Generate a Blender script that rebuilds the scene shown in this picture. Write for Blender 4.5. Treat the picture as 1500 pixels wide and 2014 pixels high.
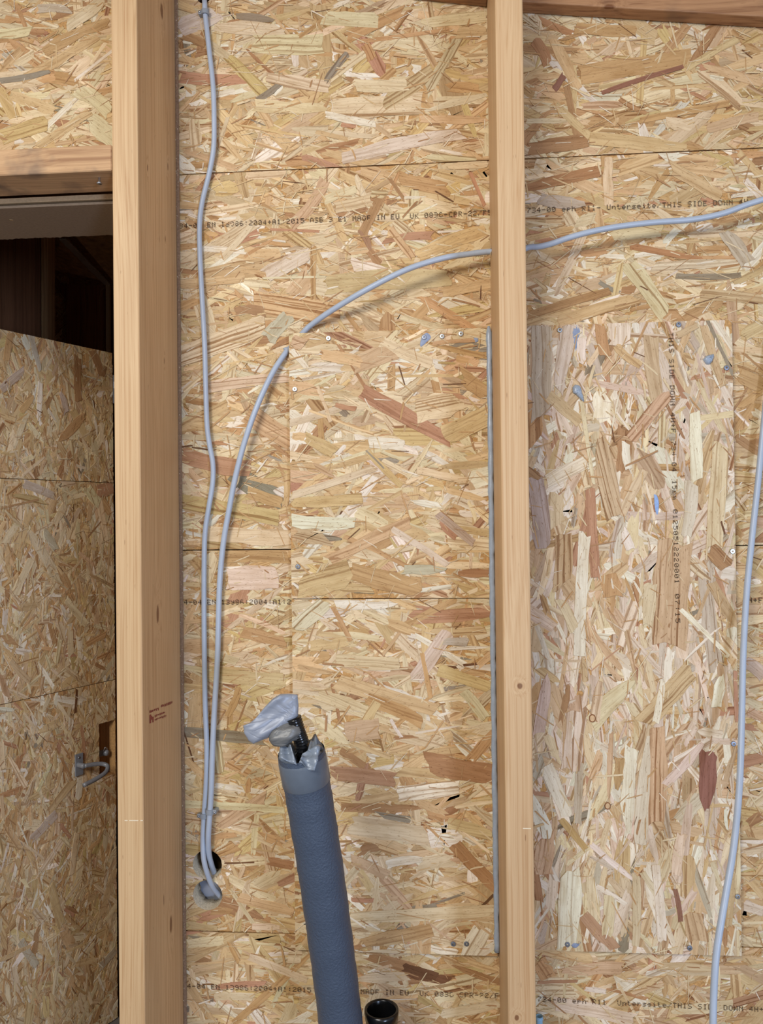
import bpy, bmesh, math, random
import numpy as np
from mathutils import Vector, Matrix

scene = bpy.context.scene
for o in list(bpy.data.objects): bpy.data.objects.remove(o)
COL = scene.collection

# ------------------------------------------------------------------ camera
CAM = Vector((0.0, -1.36, 0.0)); FPX = 1529.6
YAW, PITCH, ROLL = 0.0762, 0.0095, -0.0114
FWD = Vector((-math.sin(YAW)*math.cos(PITCH), math.cos(YAW)*math.cos(PITCH), math.sin(PITCH)))
_r = Vector((math.cos(YAW), math.sin(YAW), 0)); _u = _r.cross(FWD)
RGT = math.cos(ROLL)*_r + math.sin(ROLL)*_u
UPV = -math.sin(ROLL)*_r + math.cos(ROLL)*_u
cd = bpy.data.cameras.new('camera'); cam = bpy.data.objects.new('camera', cd); COL.objects.link(cam)
cd.sensor_fit = 'HORIZONTAL'; cd.sensor_width = 36.0; cd.lens = FPX/1500*36.0
cd.clip_start = 0.02; cd.clip_end = 50
cam.matrix_world = Matrix(((RGT.x, UPV.x, -FWD.x, CAM.x), (RGT.y, UPV.y, -FWD.y, CAM.y), (RGT.z, UPV.z, -FWD.z, CAM.z), (0, 0, 0, 1)))
scene.camera = cam

# ------------------------------------------------------------------ light
scene.view_settings.view_transform = 'Standard'; scene.view_settings.look = 'None'
scene.view_settings.gamma = 1.0; scene.view_settings.use_curve_mapping = False
scene.view_settings.exposure = 0.25
world = bpy.data.worlds.new('world'); scene.world = world; world.use_nodes = True
bg = world.node_tree.nodes['Background']; bg.inputs[0].default_value = (0.98, 0.97, 1.0, 1); bg.inputs[1].default_value = 0.30

def area(name, loc, target, sx, sy, power, col):
    l = bpy.data.lights.new(name, 'AREA'); l.shape = 'RECTANGLE'; l.size = sx; l.size_y = sy
    l.energy = power; l.color = col
    o = bpy.data.objects.new(name, l); COL.objects.link(o); o.location = loc
    o.rotation_euler = (Vector(target)-Vector(loc)).to_track_quat('-Z', 'Y').to_euler()
    return o
# daylight from the two openings behind the camera that the photograph's shadows point to
area('window_left_offscreen', (-1.0, -2.7, 1.10), (-0.38, 0, -0.18), 1.1, 0.7, 46, (1.0, 0.97, 0.92))
area('window_right_offscreen', (1.95, -4.0, -0.45), (0.45, 0, -0.62), 0.5, 0.9, 62, (0.56, 0.70, 1.0))

# ------------------------------------------------------------------ helpers
def px(x, y, Y=0.0):
    d = FWD + RGT*((x-750)/FPX) + UPV*((1007-y)/FPX)
    return CAM + d*((Y-CAM.y)/d.y)
def pxp(x, y, P0, n):
    d = FWD + RGT*((x-750)/FPX) + UPV*((1007-y)/FPX)
    return CAM + d*((P0-CAM).dot(n)/d.dot(n))
def pxd(x, y, dep):
    d = FWD + RGT*((x-750)/FPX) + UPV*((1007-y)/FPX)
    return CAM + d*dep
def lin(c):
    return tuple((v/255/12.92 if v/255 <= .04045 else ((v/255+.055)/1.055)**2.4) for v in c)
WPOS = {}
def link(o, parent=None, world_loc=(0, 0, 0)):
    COL.objects.link(o); w = Vector(world_loc); WPOS[o.name] = w
    if parent is not None:
        o.parent = parent; o.location = w - WPOS[parent.name]
    else: o.location = w
    return o
def tag(o, label=None, cat=None, group=None, kind=None):
    if label: o['label'] = label
    if cat: o['category'] = cat
    if group: o['group'] = group
    if kind: o['kind'] = kind
    return o
def empty(name, loc, parent=None):
    o = bpy.data.objects.new(name, None); o.empty_display_size = .05
    return link(o, parent, loc)
def mesh_obj(name, verts, faces, mat, parent=None, origin=None, smooth=False, mats=None, midx=None):
    v = np.array([tuple(p) for p in verts], dtype=float)
    if origin is None:
        lo, hi = v.min(0), v.max(0); origin = ((lo[0]+hi[0])/2, (lo[1]+hi[1])/2, lo[2])
    v = v - np.array(tuple(origin))
    me = bpy.data.meshes.new(name); me.from_pydata(v.tolist(), [], faces); me.update()
    for m in (mats or [mat]): me.materials.append(m)
    if midx:
        for p, i in zip(me.polygons, midx): p.material_index = i
    if smooth: me.polygons.foreach_set('use_smooth', [True]*len(me.polygons))
    o = bpy.data.objects.new(name, me)
    return link(o, parent, origin)
def bm_obj(name, bm, mat, parent=None, origin=None, smooth=False):
    bmesh.ops.recalc_face_normals(bm, faces=bm.faces)
    bm.verts.ensure_lookup_table(); bm.verts.index_update()
    vs = [tuple(v.co) for v in bm.verts]; fs = [[v.index for v in f.verts] for f in bm.faces]
    bm.free()
    return mesh_obj(name, vs, fs, mat, parent, origin, smooth)
def box_bm(lo, hi, bev=0.0, seg=2, bm=None):
    b = bm or bmesh.new()
    xs = [(lo[i], hi[i]) for i in range(3)]
    v = [b.verts.new((xs[0][i], xs[1][j], xs[2][k])) for i in (0, 1) for j in (0, 1) for k in (0, 1)]
    fs = [b.faces.new([v[i] for i in q]) for q in ((0, 1, 3, 2), (4, 6, 7, 5), (0, 4, 5, 1), (2, 3, 7, 6), (0, 2, 6, 4), (1, 5, 7, 3))]
    if bev > 0:
        es = {e for f in fs for e in f.edges}
        bmesh.ops.bevel(b, geom=list(es), offset=bev, segments=seg, affect='EDGES', profile=.5)
    return b
def slab_bm(quad, n, t, bev=0.0):
    """quad: four world points of the visible face, n: outward normal, t: thickness going back"""
    b = bmesh.new(); n = Vector(n).normalized()
    f = [b.verts.new(p) for p in quad]; k = [b.verts.new(Vector(p)-n*t) for p in quad]
    b.faces.new(f); b.faces.new(k[::-1])
    for i in range(4): b.faces.new((f[i], k[i], k[(i+1) % 4], f[(i+1) % 4]))
    if bev: bmesh.ops.bevel(b, geom=list(b.edges), offset=bev, segments=2, affect='EDGES', profile=.5)
    return b
def catmull(P, n=8):
    P = [Vector(p) for p in P]; P = [2*P[0]-P[1]] + P + [2*P[-1]-P[-2]]; out = []
    for i in range(1, len(P)-2):
        for k in range(n):
            t = k/n; a, b, c, d = P[i-1:i+3]
            out.append(.5*((2*b)+(c-a)*t+(2*a-5*b+4*c-d)*t*t+(3*b-a-3*c+d)*t**3))
    return out+[P[-2]]
def tube_data(P, r, n=12, cap=True):
    P = [Vector(p) for p in P]; R = r if callable(r) else (lambda i: r)
    t = (P[1]-P[0]).normalized(); a = t.orthogonal().normalized()
    V = []; F = []
    for i, p in enumerate(P):
        t2 = (P[min(i+1, len(P)-1)]-P[max(i-1, 0)]).normalized()
        a = (a - t2*a.dot(t2)).normalized(); b = t2.cross(a)
        for k in range(n):
            th = 2*math.pi*k/n; V.append(p+(a*math.cos(th)+b*math.sin(th))*R(i))
    for i in range(len(P)-1):
        for k in range(n):
            F.append((i*n+k, i*n+(k+1) % n, (i+1)*n+(k+1) % n, (i+1)*n+k))
    if cap: F.append(tuple(range(n))[::-1]); F.append(tuple((len(P)-1)*n+k for k in range(n)))
    return V, F
def tube(name, P, r, mat, parent=None, n=12, cap=True):
    V, F = tube_data(P, r, n, cap); return mesh_obj(name, V, F, mat, parent, None, True)
def lathe_data(profile, c, axis=(0, 0, 1), n=24, jit=None):
    ax = Vector(axis).normalized(); a = ax.orthogonal().normalized(); b = ax.cross(a); V = []; F = []
    for i, (r, h) in enumerate(profile):
        for k in range(n):
            th = 2*math.pi*k/n; rr, hh = (r, h) if jit is None else jit(i, th, r, h)
            V.append(Vector(c)+ax*hh+(a*math.cos(th)+b*math.sin(th))*rr)
    for i in range(len(profile)-1):
        for k in range(n): F.append((i*n+k, i*n+(k+1) % n, (i+1)*n+(k+1) % n, (i+1)*n+k))
    return V, F
def carve(o, cutters):
    """cut real holes into o"""
    for c in cutters:
        m = o.modifiers.new('cut', 'BOOLEAN'); m.operation = 'DIFFERENCE'; m.object = c; m.solver = 'EXACT'
    dg = bpy.context.evaluated_depsgraph_get(); dg.update()
    me = bpy.data.meshes.new_from_object(o.evaluated_get(dg)); old = o.data
    o.modifiers.clear(); o.data = me; bpy.data.meshes.remove(old)
    for c in cutters: bpy.data.objects.remove(c)
def cyl_cutter(c, axis, r, h, n=48):
    V, F = lathe_data([(r, -h), (r, h)], c, axis, n); F.append(tuple(range(n))[::-1]); F.append(tuple(range(n, 2*n)))
    bm = bmesh.new(); vs = [bm.verts.new(v) for v in V]
    for f in F: bm.faces.new([vs[i] for i in f])
    return bm_obj('cutter', bm, None)

# ------------------------------------------------------------------ materials
def newmat(name):
    m = bpy.data.materials.new(name); m.use_nodes = True; nt = m.node_tree
    return m, nt, nt.nodes, nt.links, nt.nodes['Principled BSDF']
class NB:
    def __init__(s, nt): s.nt = nt; s.N = nt.nodes; s.L = nt.links
    def put(s, sock, v):
        if isinstance(v, bpy.types.NodeSocket): s.L.new(v, sock)
        else: sock.default_value = v
    def math(s, op, a, b=0.0, c=0.0, clamp=False):
        n = s.N.new('ShaderNodeMath'); n.operation = op; n.use_clamp = clamp
        for i, v in enumerate((a, b, c)): s.put(n.inputs[i], v)
        return n.outputs[0]
    def vmath(s, op, a, b=(0, 0, 0)):
        n = s.N.new('ShaderNodeVectorMath'); n.operation = op; s.put(n.inputs[0], a); s.put(n.inputs[1], b); return n
    def noise(s, vec, scale, detail=2.0, rough=.5, dist=0.0):
        n = s.N.new('ShaderNodeTexNoise'); s.put(n.inputs['Vector'], vec); n.inputs['Scale'].default_value = scale
        n.inputs['Detail'].default_value = detail; n.inputs['Roughness'].default_value = rough; n.inputs['Distortion'].default_value = dist
        return n.outputs['Fac']
    def ramp(s, f, stops, interp='LINEAR'):
        n = s.N.new('ShaderNodeValToRGB'); n.color_ramp.interpolation = interp; e = n.color_ramp.elements
        while len(e) < len(stops): e.new(.5)
        for k, (p, c) in zip(e, stops): k.position = p; k.color = c if len(c) == 4 else (*c, 1)
        s.put(n.inputs[0], f); return n.outputs[0]
    def mix(s, f, a, b, mode='MIX'):
        n = s.N.new('ShaderNodeMix'); n.data_type = 'RGBA'; n.blend_type = mode
        s.put(n.inputs[0], f); s.put(n.inputs[6], a); s.put(n.inputs[7], b); return n.outputs[2]
    def maprange(s, v, a, b, c, d):
        n = s.N.new('ShaderNodeMapRange'); s.put(n.inputs[0], v)
        for i, q in enumerate((a, b, c, d)): n.inputs[i+1].default_value = q
        return n.outputs[0]
    def sep(s, v):
        n = s.N.new('ShaderNodeSeparateXYZ'); s.put(n.inputs[0], v); return n.outputs
    def comb(s, x, y, z):
        n = s.N.new('ShaderNodeCombineXYZ')
        for i, v in enumerate((x, y, z)): s.put(n.inputs[i], v)
        return n.outputs[0]
    def bump(s, h, strength, dist, bsdf):
        n = s.N.new('ShaderNodeBump'); n.inputs['Strength'].default_value = strength; n.inputs['Distance'].default_value = dist
        s.put(n.inputs['Height'], h); s.L.new(n.outputs[0], bsdf.inputs['Normal'])
def plain(name, rgb, rough=.5, metal=0.0, spec=.5, var=.0, nscale=60.0, bump=0.0, bdist=.001):
    m, nt, N, L, b = newmat(name); nb = NB(nt); c = lin(rgb)
    b.inputs['Roughness'].default_value = rough; b.inputs['Metallic'].default_value = metal; b.inputs['Specular IOR Level'].default_value = spec
    pos = N.new('ShaderNodeNewGeometry').outputs['Position']
    f = nb.noise(pos, nscale, 4, .6)
    col = nb.ramp(f, [(.25, tuple(v*(1-var) for v in c)), (.75, tuple(min(1, v*(1+var)) for v in c))])
    L.new(col, b.inputs['Base Color'])
    if bump: nb.bump(f, bump, bdist, b)
    return m

def strand_material():
    m, nt, N, L, b = newmat('wood_strands'); nb = NB(nt)
    at = N.new('ShaderNodeAttribute'); at.attribute_name = 'tone'
    uv = N.new('ShaderNodeUVMap'); uv.uv_map = 'grain'
    s = nb.sep(uv.outputs[0])
    # slow wander of the grain
    wob = nb.noise(nb.comb(nb.math('MULTIPLY', s[0], 9), nb.math('MULTIPLY', s[1], 30), 0), 1, 2)
    v2 = nb.math('ADD', s[1], nb.math('MULTIPLY', nb.math('SUBTRACT', wob, .5), .012))
    fine = nb.noise(nb.comb(nb.math('MULTIPLY', s[0], 18), nb.math('MULTIPLY', v2, 460), 0), 1, 3, .6)
    broad = nb.noise(nb.comb(nb.math('MULTIPLY', s[0], 4), nb.math('MULTIPLY', v2, 110), 3.3), 1, 2, .5)
    lines = nb.noise(nb.comb(nb.math('MULTIPLY', s[0], 3), nb.math('MULTIPLY', v2, 230), 7.1), 1, 1, .4)
    lm = nb.maprange(lines, .53, .64, 0, 1)
    lm = nb.math('MULTIPLY', lm, at.outputs['Alpha'])
    pits = nb.noise(nb.comb(nb.math('MULTIPLY', s[0], 160), nb.math('MULTIPLY', s[1], 700), 1.7), 1, 1, .5)
    pm = nb.maprange(pits, .66, .74, 0, .7)
    col = nb.mix(1.0, at.outputs['Color'], nb.ramp(fine, [(.25, (.80, .75, .68)), (.5, (1.0, .99, .97)), (.8, (1.10, 1.10, 1.09))]), 'MULTIPLY')
    col = nb.mix(1.0, col, nb.ramp(broad, [(.3, (.91, .87, .81)), (.6, (1.04, 1.03, 1.02))]), 'MULTIPLY')
    col = nb.mix(lm, col, nb.mix(1.0, col, (.52, .39, .28, 1), 'MULTIPLY'))
    col = nb.mix(pm, col, nb.mix(1.0, col, (.40, .28, .18, 1), 'MULTIPLY'))
    drift = nb.noise(nb.comb(nb.math('MULTIPLY', s[0], 26), nb.math('MULTIPLY', s[1], 70), 5.5), 1, 3, .6)
    col = nb.mix(1.0, col, nb.ramp(drift, [(.28, (.87, .81, .73)), (.5, (1, .99, .98)), (.72, (1.06, 1.07, 1.08))]), 'MULTIPLY')
    L.new(col, b.inputs['Base Color'])
    b.inputs['Roughness'].default_value = .62; b.inputs['Specular IOR Level'].default_value = .25
    nb.bump(nb.math('ADD', fine, nb.math('MULTIPLY', broad, .6)), .35, .0006, b)
    return m
M_STRAND = strand_material()

def wood(name, base, dark, axis=2, ring=85., knots=(), stain=None, rough=.55, wav=.02, contrast=1.0):
    """planed softwood; grain runs along axis; knots are (x, y, z, rx, rz) in metres"""
    m, nt, N, L, b = newmat(name); nb = NB(nt)
    pos = N.new('ShaderNodeNewGeometry').outputs['Position']; s = nb.sep(pos)
    al = s[axis]; o = [s[i] for i in range(3) if i != axis]
    pull = None; kmask = None
    for (kx, ky, kz, rx, rz) in knots:
        d = nb.vmath('MULTIPLY', nb.vmath('SUBTRACT', pos, (kx, ky, kz)).outputs[0], (1/rx, 1/rx if axis != 1 else 1/rz, 1/rz) if axis == 2 else (1/rz, 1/rx, 1/rx))
        ln = nb.vmath('LENGTH', d.outputs[0]).outputs['Value']
        k = nb.maprange(nb.math('ADD', ln, nb.math('MULTIPLY', nb.math('SUBTRACT', nb.noise(pos, 120, 2), .5), .5)), .7, 1.1, 1, 0)
        g = nb.maprange(ln, .8, 4.5, 1, 0); g = nb.math('MULTIPLY', g, g)
        kmask = k if kmask is None else nb.math('MAXIMUM', kmask, k)
        pull = g if pull is None else nb.math('ADD', pull, g)
    a1 = nb.math('MULTIPLY', al, 1.6)
    wob = nb.noise(nb.comb(a1, nb.math('MULTIPLY', o[0], 7), nb.math('MULTIPLY', o[1], 7)), 1, 2)
    sh = nb.math('MULTIPLY', nb.math('SUBTRACT', wob, .5), wav*2)
    if pull is not None: sh = nb.math('ADD', sh, nb.math('MULTIPLY', pull, .012))
    p0 = nb.math('ADD', o[0], sh); p1 = nb.math('ADD', o[1], sh)
    rings = nb.noise(nb.comb(nb.math('MULTIPLY', al, .7), nb.math('MULTIPLY', p0, ring*3), nb.math('MULTIPLY', p1, ring*3)), 1, 2, .55)
    fine = nb.noise(nb.comb(nb.math('MULTIPLY', al, 14), nb.math('MULTIPLY', p0, 900), nb.math('MULTIPLY', p1, 900)), 1, 2)
    big = nb.noise(nb.comb(nb.math('MULTIPLY', al, 1.2), nb.math('MULTIPLY', o[0], 14), nb.math('MULTIPLY', o[1], 14)), 1, 3)
    f = nb.math('ADD', nb.math('MULTIPLY', rings, .75), nb.math('MULTIPLY', fine, .25))
    B, D = lin(base), lin(dark)
    lo = .5-.16/contrast; hi = .5+.14/contrast
    col = nb.ramp(f, [(lo, (*D, 1)), (.49, tuple(.35*d+.65*c for d, c in zip(D, B))), (hi, B)])
    col = nb.mix(1.0, col, nb.ramp(big, [(.3, (.90, .87, .84)), (.7, (1.05, 1.04, 1.03))]), 'MULTIPLY')
    streak = nb.noise(nb.comb(nb.math('MULTIPLY', al, 45), nb.math('MULTIPLY', o[0], 420), nb.math('MULTIPLY', o[1], 420)), 1, 1)
    col = nb.mix(nb.maprange(streak, .76, .80, 0, .55), col, (*lin((120, 78, 44)), 1))
    if stain:
        st = nb.maprange(nb.noise(pos, stain[1], 3), .5, .68, 0, .75); col = nb.mix(st, col, (*lin(stain[0]), 1))
    if kmask is not None: col = nb.mix(nb.math('MULTIPLY', kmask, .8), col, (*lin((112, 66, 36)), 1))
    L.new(col, b.inputs['Base Color'])
    b.inputs['Roughness'].default_value = rough; b.inputs['Specular IOR Level'].default_value = .3
    nb.bump(f, .25, .0006, b)
    return m

M_CORE = plain('strand_board_core', (196, 152, 98), .8, 0, .15, .35, 260, .5, .001)
M_INK = plain('printing_ink', (74, 58, 46), .8, 0, .1, .3, 500)
M_ZINC = plain('zinc_steel', (188, 192, 196), .32, .9, .5, .15, 300)
M_ZINCD = plain('dull_steel', (146, 152, 164), .42, .8, .5, .2, 300)
M_PGREY = plain('grey_painted_metal', (142, 146, 154), .4, .15, .5, .1, 200)
M_CABLE = plain('grey_cable_sheath', (178, 190, 206), .38, 0, .5, .05, 40)
M_CLIP = plain('grey_clip_plastic', (150, 158, 166), .42, 0, .5, .06, 60)
M_SEAL = plain('grey_sealant', (164, 176, 190), .3, 0, .6, .12, 90, .3, .001)
M_SMEAR = plain('blue_grey_sealant_smear', (146, 158, 182), .5, 0, .4, .15, 200)
M_BLACK = plain('black_plastic', (16, 17, 19), .22, 0, .55, .15, 100)
M_GASK = plain('dark_gasket', (150, 124, 100), .8, 0, .2, .3, 300)
M_FIBRE = plain('fibreboard', (150, 132, 112), .9, 0, .1, .12, 220, .3, .0008)
M_FIBEDGE = plain('fibreboard_cut_edge', (196, 170, 134), .9, 0, .1, .15, 300, .4, .001)
M_HOLE = plain('raw_sawn_fibre', (226, 214, 188), .95, 0, .1, .22, 320, .8, .002)
M_MEMB = plain('grey_membrane', (168, 172, 182), .55, 0, .4, .1, 50)
M_VOID = plain('cavity_sheathing', (150, 122, 90), .95, 0, .05, .2, 60)
M_CHALK = plain('chalk', (240, 226, 196), .9)
M_STAMP = plain('red_brown_stamp_ink', (148, 84, 70), .85, 0, .1, .3, 600)
M_PAINT = plain('pale_blue_paint', (150, 180, 226), .5, 0, .4, .2, 250)
M_BLUE = plain('light_blue_plastic', (150, 196, 226), .4)
M_FLOOR = plain('pale_screed', (120, 114, 108), .9, 0, .1, .1, 12)
M_CEIL = plain('ceiling_boards', (176, 146, 108), .85, 0, .1, .15, 20)

# ------------------------------------------------------------------ strands
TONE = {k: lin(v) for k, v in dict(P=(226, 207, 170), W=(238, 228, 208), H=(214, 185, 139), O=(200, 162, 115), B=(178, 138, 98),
        D=(118, 82, 54), M=(152, 108, 88), G=(158, 146, 126), Y=(210, 184, 130), R=(190, 146, 114), K=(112, 78, 52), T=(210, 181, 144), Q=(226, 206, 184), L=(198, 184, 162)).items()}  # K paints the shade of narrow gaps between strands
def flake_polys(rng, n, box, ang, scale=1.0, long_share=.55, spread=22, wild=.32):
    """n irregular strand outlines: arrays centre, angle, (n,10,2) local outline"""
    u0, u1, v0, v1 = box
    c = np.stack([rng.uniform(u0, u1, n), rng.uniform(v0, v1, n)], 1)
    kind = rng.random(n)
    Ls = np.where(kind < .42, rng.lognormal(math.log(.070), .40, n), np.where(kind < .70, rng.lognormal(math.log(.040), .45, n), rng.lognormal(math.log(.022), .5, n)))
    Ws = np.where(kind < .42, rng.lognormal(math.log(.0120), .50, n), np.where(kind < .70, rng.lognormal(math.log(.0055), .45, n), rng.lognormal(math.log(.0016), .4, n)))
    Ls = np.clip(Ls, .008, .16)*scale; Ws = np.clip(Ws, .0007, .034)*scale; Ws = np.minimum(Ws, Ls*.5)
    a = np.radians(ang + np.where(rng.random(n) < wild, rng.uniform(-90, 90, n), rng.normal(0, spread, n)))
    return c, a, Ls, Ws, outline(rng, Ls, Ws)
def outline(rng, Ls, Ws, jag=1.0, drawn=.5):
    """torn strand outlines: gently bowed sides, split ends, one end often drawn out to a point"""
    n = len(Ls); h = Ls/2; w = Ws/2
    end = lambda: np.where(rng.random(n) < drawn, rng.uniform(.15, .7, n), rng.uniform(.8, 1.05, n))
    tl, tr = end(), end(); one = rng.random(n) < .6; tl = np.where(one, 1, tl)
    fl = rng.random(n) < .5; tl, tr = np.where(fl, tr, tl), np.where(fl, tl, tr)
    j = lambda s_: rng.normal(0, s_, n)
    sl, sr = j(.55)*w*jag, j(.55)*w*jag; bow = j(.22)*w; tilt = j(.15)*w
    xs = (-.62, -.2, .25, .64)
    P = np.empty((n, 16, 2)); i = 0
    def wid(t): return np.where(t < 0, tl+(1-tl)*np.minimum(1, (t+1)*1.7), tr+(1-tr)*np.minimum(1, (1-t)*1.7))
    def mid(t): return bow*(1-t*t)+tilt*t
    for t in xs: P[:, i, 0] = t*h+j(.05)*h; P[:, i, 1] = mid(t)-w*wid(np.full(n, t))*(1+j(.09)); i += 1
    for q in (-1, -.35, .35, 1): P[:, i, 0] = h+sr*q+j(.45)*w*jag; P[:, i, 1] = mid(1)+w*tr*q*(1+j(.06)); i += 1
    for t in xs[::-1]: P[:, i, 0] = t*h+j(.05)*h; P[:, i, 1] = mid(t)+w*wid(np.full(n, t))*(1+j(.09)); i += 1
    for q in (1, .35, -.35, -1): P[:, i, 0] = -h+sl*q+j(.45)*w*jag; P[:, i, 1] = mid(-1)+w*tl*q*(1+j(.06)); i += 1
    return P
def clip_poly(poly, box):
    u0, u1, v0, v1 = box
    for ax, lim, sgn in ((0, u0, 1), (0, u1, -1), (1, v0, 1), (1, v1, -1)):
        out = []
        for i in range(len(poly)):
            p, q = poly[i-1], poly[i]; a = (p[ax]-lim)*sgn; b = (q[ax]-lim)*sgn
            if (a >= 0) != (b >= 0):
                t = a/(a-b); out.append((p[0]+(q[0]-p[0])*t, p[1]+(q[1]-p[1])*t))
            if b >= 0: out.append(q)
        poly = out
        if len(poly) < 3: return []
    return poly
def pip(x, y, poly):
    r = False; j = len(poly)-1
    for i in range(len(poly)):
        xi, yi = poly[i]; xj, yj = poly[j]
        if (yi > y) != (yj > y) and x < (xj-xi)*(y-yi)/(yj-yi)+xi: r = not r
        j = i
    return r
class Board:
    """a sheet with its own frame: origin O, axes U (right) and V (up) in the visible face, N towards the viewer"""
    def __init__(s, O, U, V, obj, box, seed, hand_h=.0019):
        s.O = Vector(O); s.U = Vector(U).normalized(); s.V = Vector(V).normalized(); s.N = s.U.cross(s.V)
        s.obj = obj; s.box = box; s.rng = np.random.default_rng(seed); s.holes = []; s.k = 0; s.hand_h = hand_h
    def p3(s, u, v, h=0.0): return s.O + s.U*u + s.V*v + s.N*h
    def uv(s, P): d = Vector(P)-s.O; return d.dot(s.U), d.dot(s.V)
    def pix(s, x, y): return s.uv(pxp(x, y, s.O, s.N))
    def inhole(s, u, v):
        for h in s.holes:
            if h[0] == 'c' and (u-h[1])**2+(v-h[2])**2 < h[3]**2: return True
            if h[0] == 'r' and h[1] < u < h[2] and h[3] < v < h[4]: return True
        return False
    def nearhole(s, poly):
        for h in s.holes:
            b = (h[1]-h[3], h[1]+h[3], h[2]-h[3], h[2]+h[3]) if h[0] == 'c' else h[1:5]
            us = [p[0] for p in poly]; vs = [p[1] for p in poly]
            if max(us) > b[0] and min(us) < b[1] and max(vs) > b[2] and min(vs) < b[3]: return True
        return False
    def cells(s, poly, step=.0013):
        """a strand that meets a hole: fine cells, those in the hole dropped, rims drawn onto the round edge"""
        us = [p[0] for p in poly]; vs = [p[1] for p in poly]; out = []
        def snap(u, v):
            for h in s.holes:
                if h[0] == 'c':
                    d = math.hypot(u-h[1], v-h[2])
                    if d < h[3]: return h[1]+(u-h[1])*h[3]/max(d, 1e-6), h[2]+(v-h[2])*h[3]/max(d, 1e-6)
            return u, v
        u = min(us)
        while u < max(us):
            v = min(vs)
            while v < max(vs):
                if pip(u+step/2, v+step/2, poly) and not s.inhole(u+step/2, v+step/2):
                    q = [(u, v), (u+step, v), (u+step, v+step), (u, v+step)]
                    out.append([snap(*p) for p in q])
                v += step
            u += step
        return out
    def emit(s, name, items, kind=None, parent=None):
        """items: (poly, centre, angle, height, tone rgb, stripe, skirt)"""
        V = []; F = []; T = []; G = []
        for poly, c, a, h, tone, stripe, skirt in items:
            ca, sa = math.cos(a), math.sin(a); off = (s.rng.uniform(0, 40), s.rng.uniform(0, 40))
            polys = [poly]
            if s.holes and s.nearhole(poly): polys = s.cells(poly); skirt = 0
            for po in polys:
                b = len(V); m = len(po)
                for (u, v) in po:
                    V.append(s.p3(u, v, h)); T.append((*tone, stripe)); du, dv = u-c[0], v-c[1]
                    G.append((du*ca+dv*sa+off[0], -du*sa+dv*ca+off[1]))
                F.append(tuple(range(b, b+m)))
                if skirt:
                    mu = sum(p[0] for p in po)/m; mv = sum(p[1] for p in po)/m
                    for i, (u, v) in enumerate(po):
                        d = math.hypot(u-mu, v-mv)+1e-9; e = .0004
                        u2 = min(max(u+(u-mu)/d*e, s.box[0]), s.box[1]); v2 = min(max(v+(v-mv)/d*e, s.box[2]), s.box[3])
                        V.append(s.p3(u2, v2, h-skirt)); T.append(T[b+i]); G.append(G[b+i])
                    for i in range(m): F.append((b+i, b+m+i, b+m+(i+1) % m, b+(i+1) % m))
        if not V: return None
        o = mesh_obj(name, V, F, M_STRAND, parent or s.obj)
        me = o.data
        at = me.attributes.new('tone', 'FLOAT_COLOR', 'POINT'); at.data.foreach_set('color', np.array(T, dtype=np.float32).ravel())
        uvl = me.uv_layers.new(name='grain'); li = np.empty(len(me.loops), dtype=np.int32); me.loops.foreach_get('vertex_index', li)
        uvl.data.foreach_set('uv', np.array(G, dtype=np.float32)[li].ravel())
        if kind: o['kind'] = kind
        return o
    def fill(s, per_m2, ang, weights, scale=1.0, region=None, hmax=.0015, spread=22, wild=.32):
        box = region or s.box; ar = (box[1]-box[0])*(box[3]-box[2]); n = int(per_m2*ar/scale**2)
        c, a, Ls, Ws, P = flake_polys(s.rng, n, box, ang, scale, spread=spread, wild=wild)
        ca, sa = np.cos(a)[:, None], np.sin(a)[:, None]
        Q = np.stack([P[:, :, 0]*ca-P[:, :, 1]*sa+c[:, :1], P[:, :, 0]*sa+P[:, :, 1]*ca+c[:, 1:]], 2)
        keys = list(weights); w = np.array([weights[k] for k in keys], float); w /= w.sum()
        tk = s.rng.choice(len(keys), n, p=w); jit = s.rng.normal(1, .07, (n, 1))*(1+s.rng.normal(0, .02, (n, 3)))
        tone = np.array([TONE[k] for k in keys])[tk]*jit
        stripe = np.where(s.rng.random(n) < .6, s.rng.uniform(.35, 1, n), s.rng.uniform(0, .2, n))
        hgt = (np.argsort(s.rng.random(n))+1)/n*hmax
        lo, hi = Q.min(1), Q.max(1); b = s.box
        inside = (lo[:, 0] > b[0]) & (hi[:, 0] < b[1]) & (lo[:, 1] > b[2]) & (hi[:, 1] < b[3])
        items = []
        for i in range(n):
            poly = [tuple(p) for p in Q[i]]
            if not inside[i]:
                poly = clip_poly(poly, b)
                if len(poly) < 3: continue
            items.append((poly, c[i], a[i], hgt[i], tone[i], stripe[i], .0006 if Ws[i] > .004*scale else 0))
        return s.emit('strand_layer', items, 'stuff')
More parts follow.
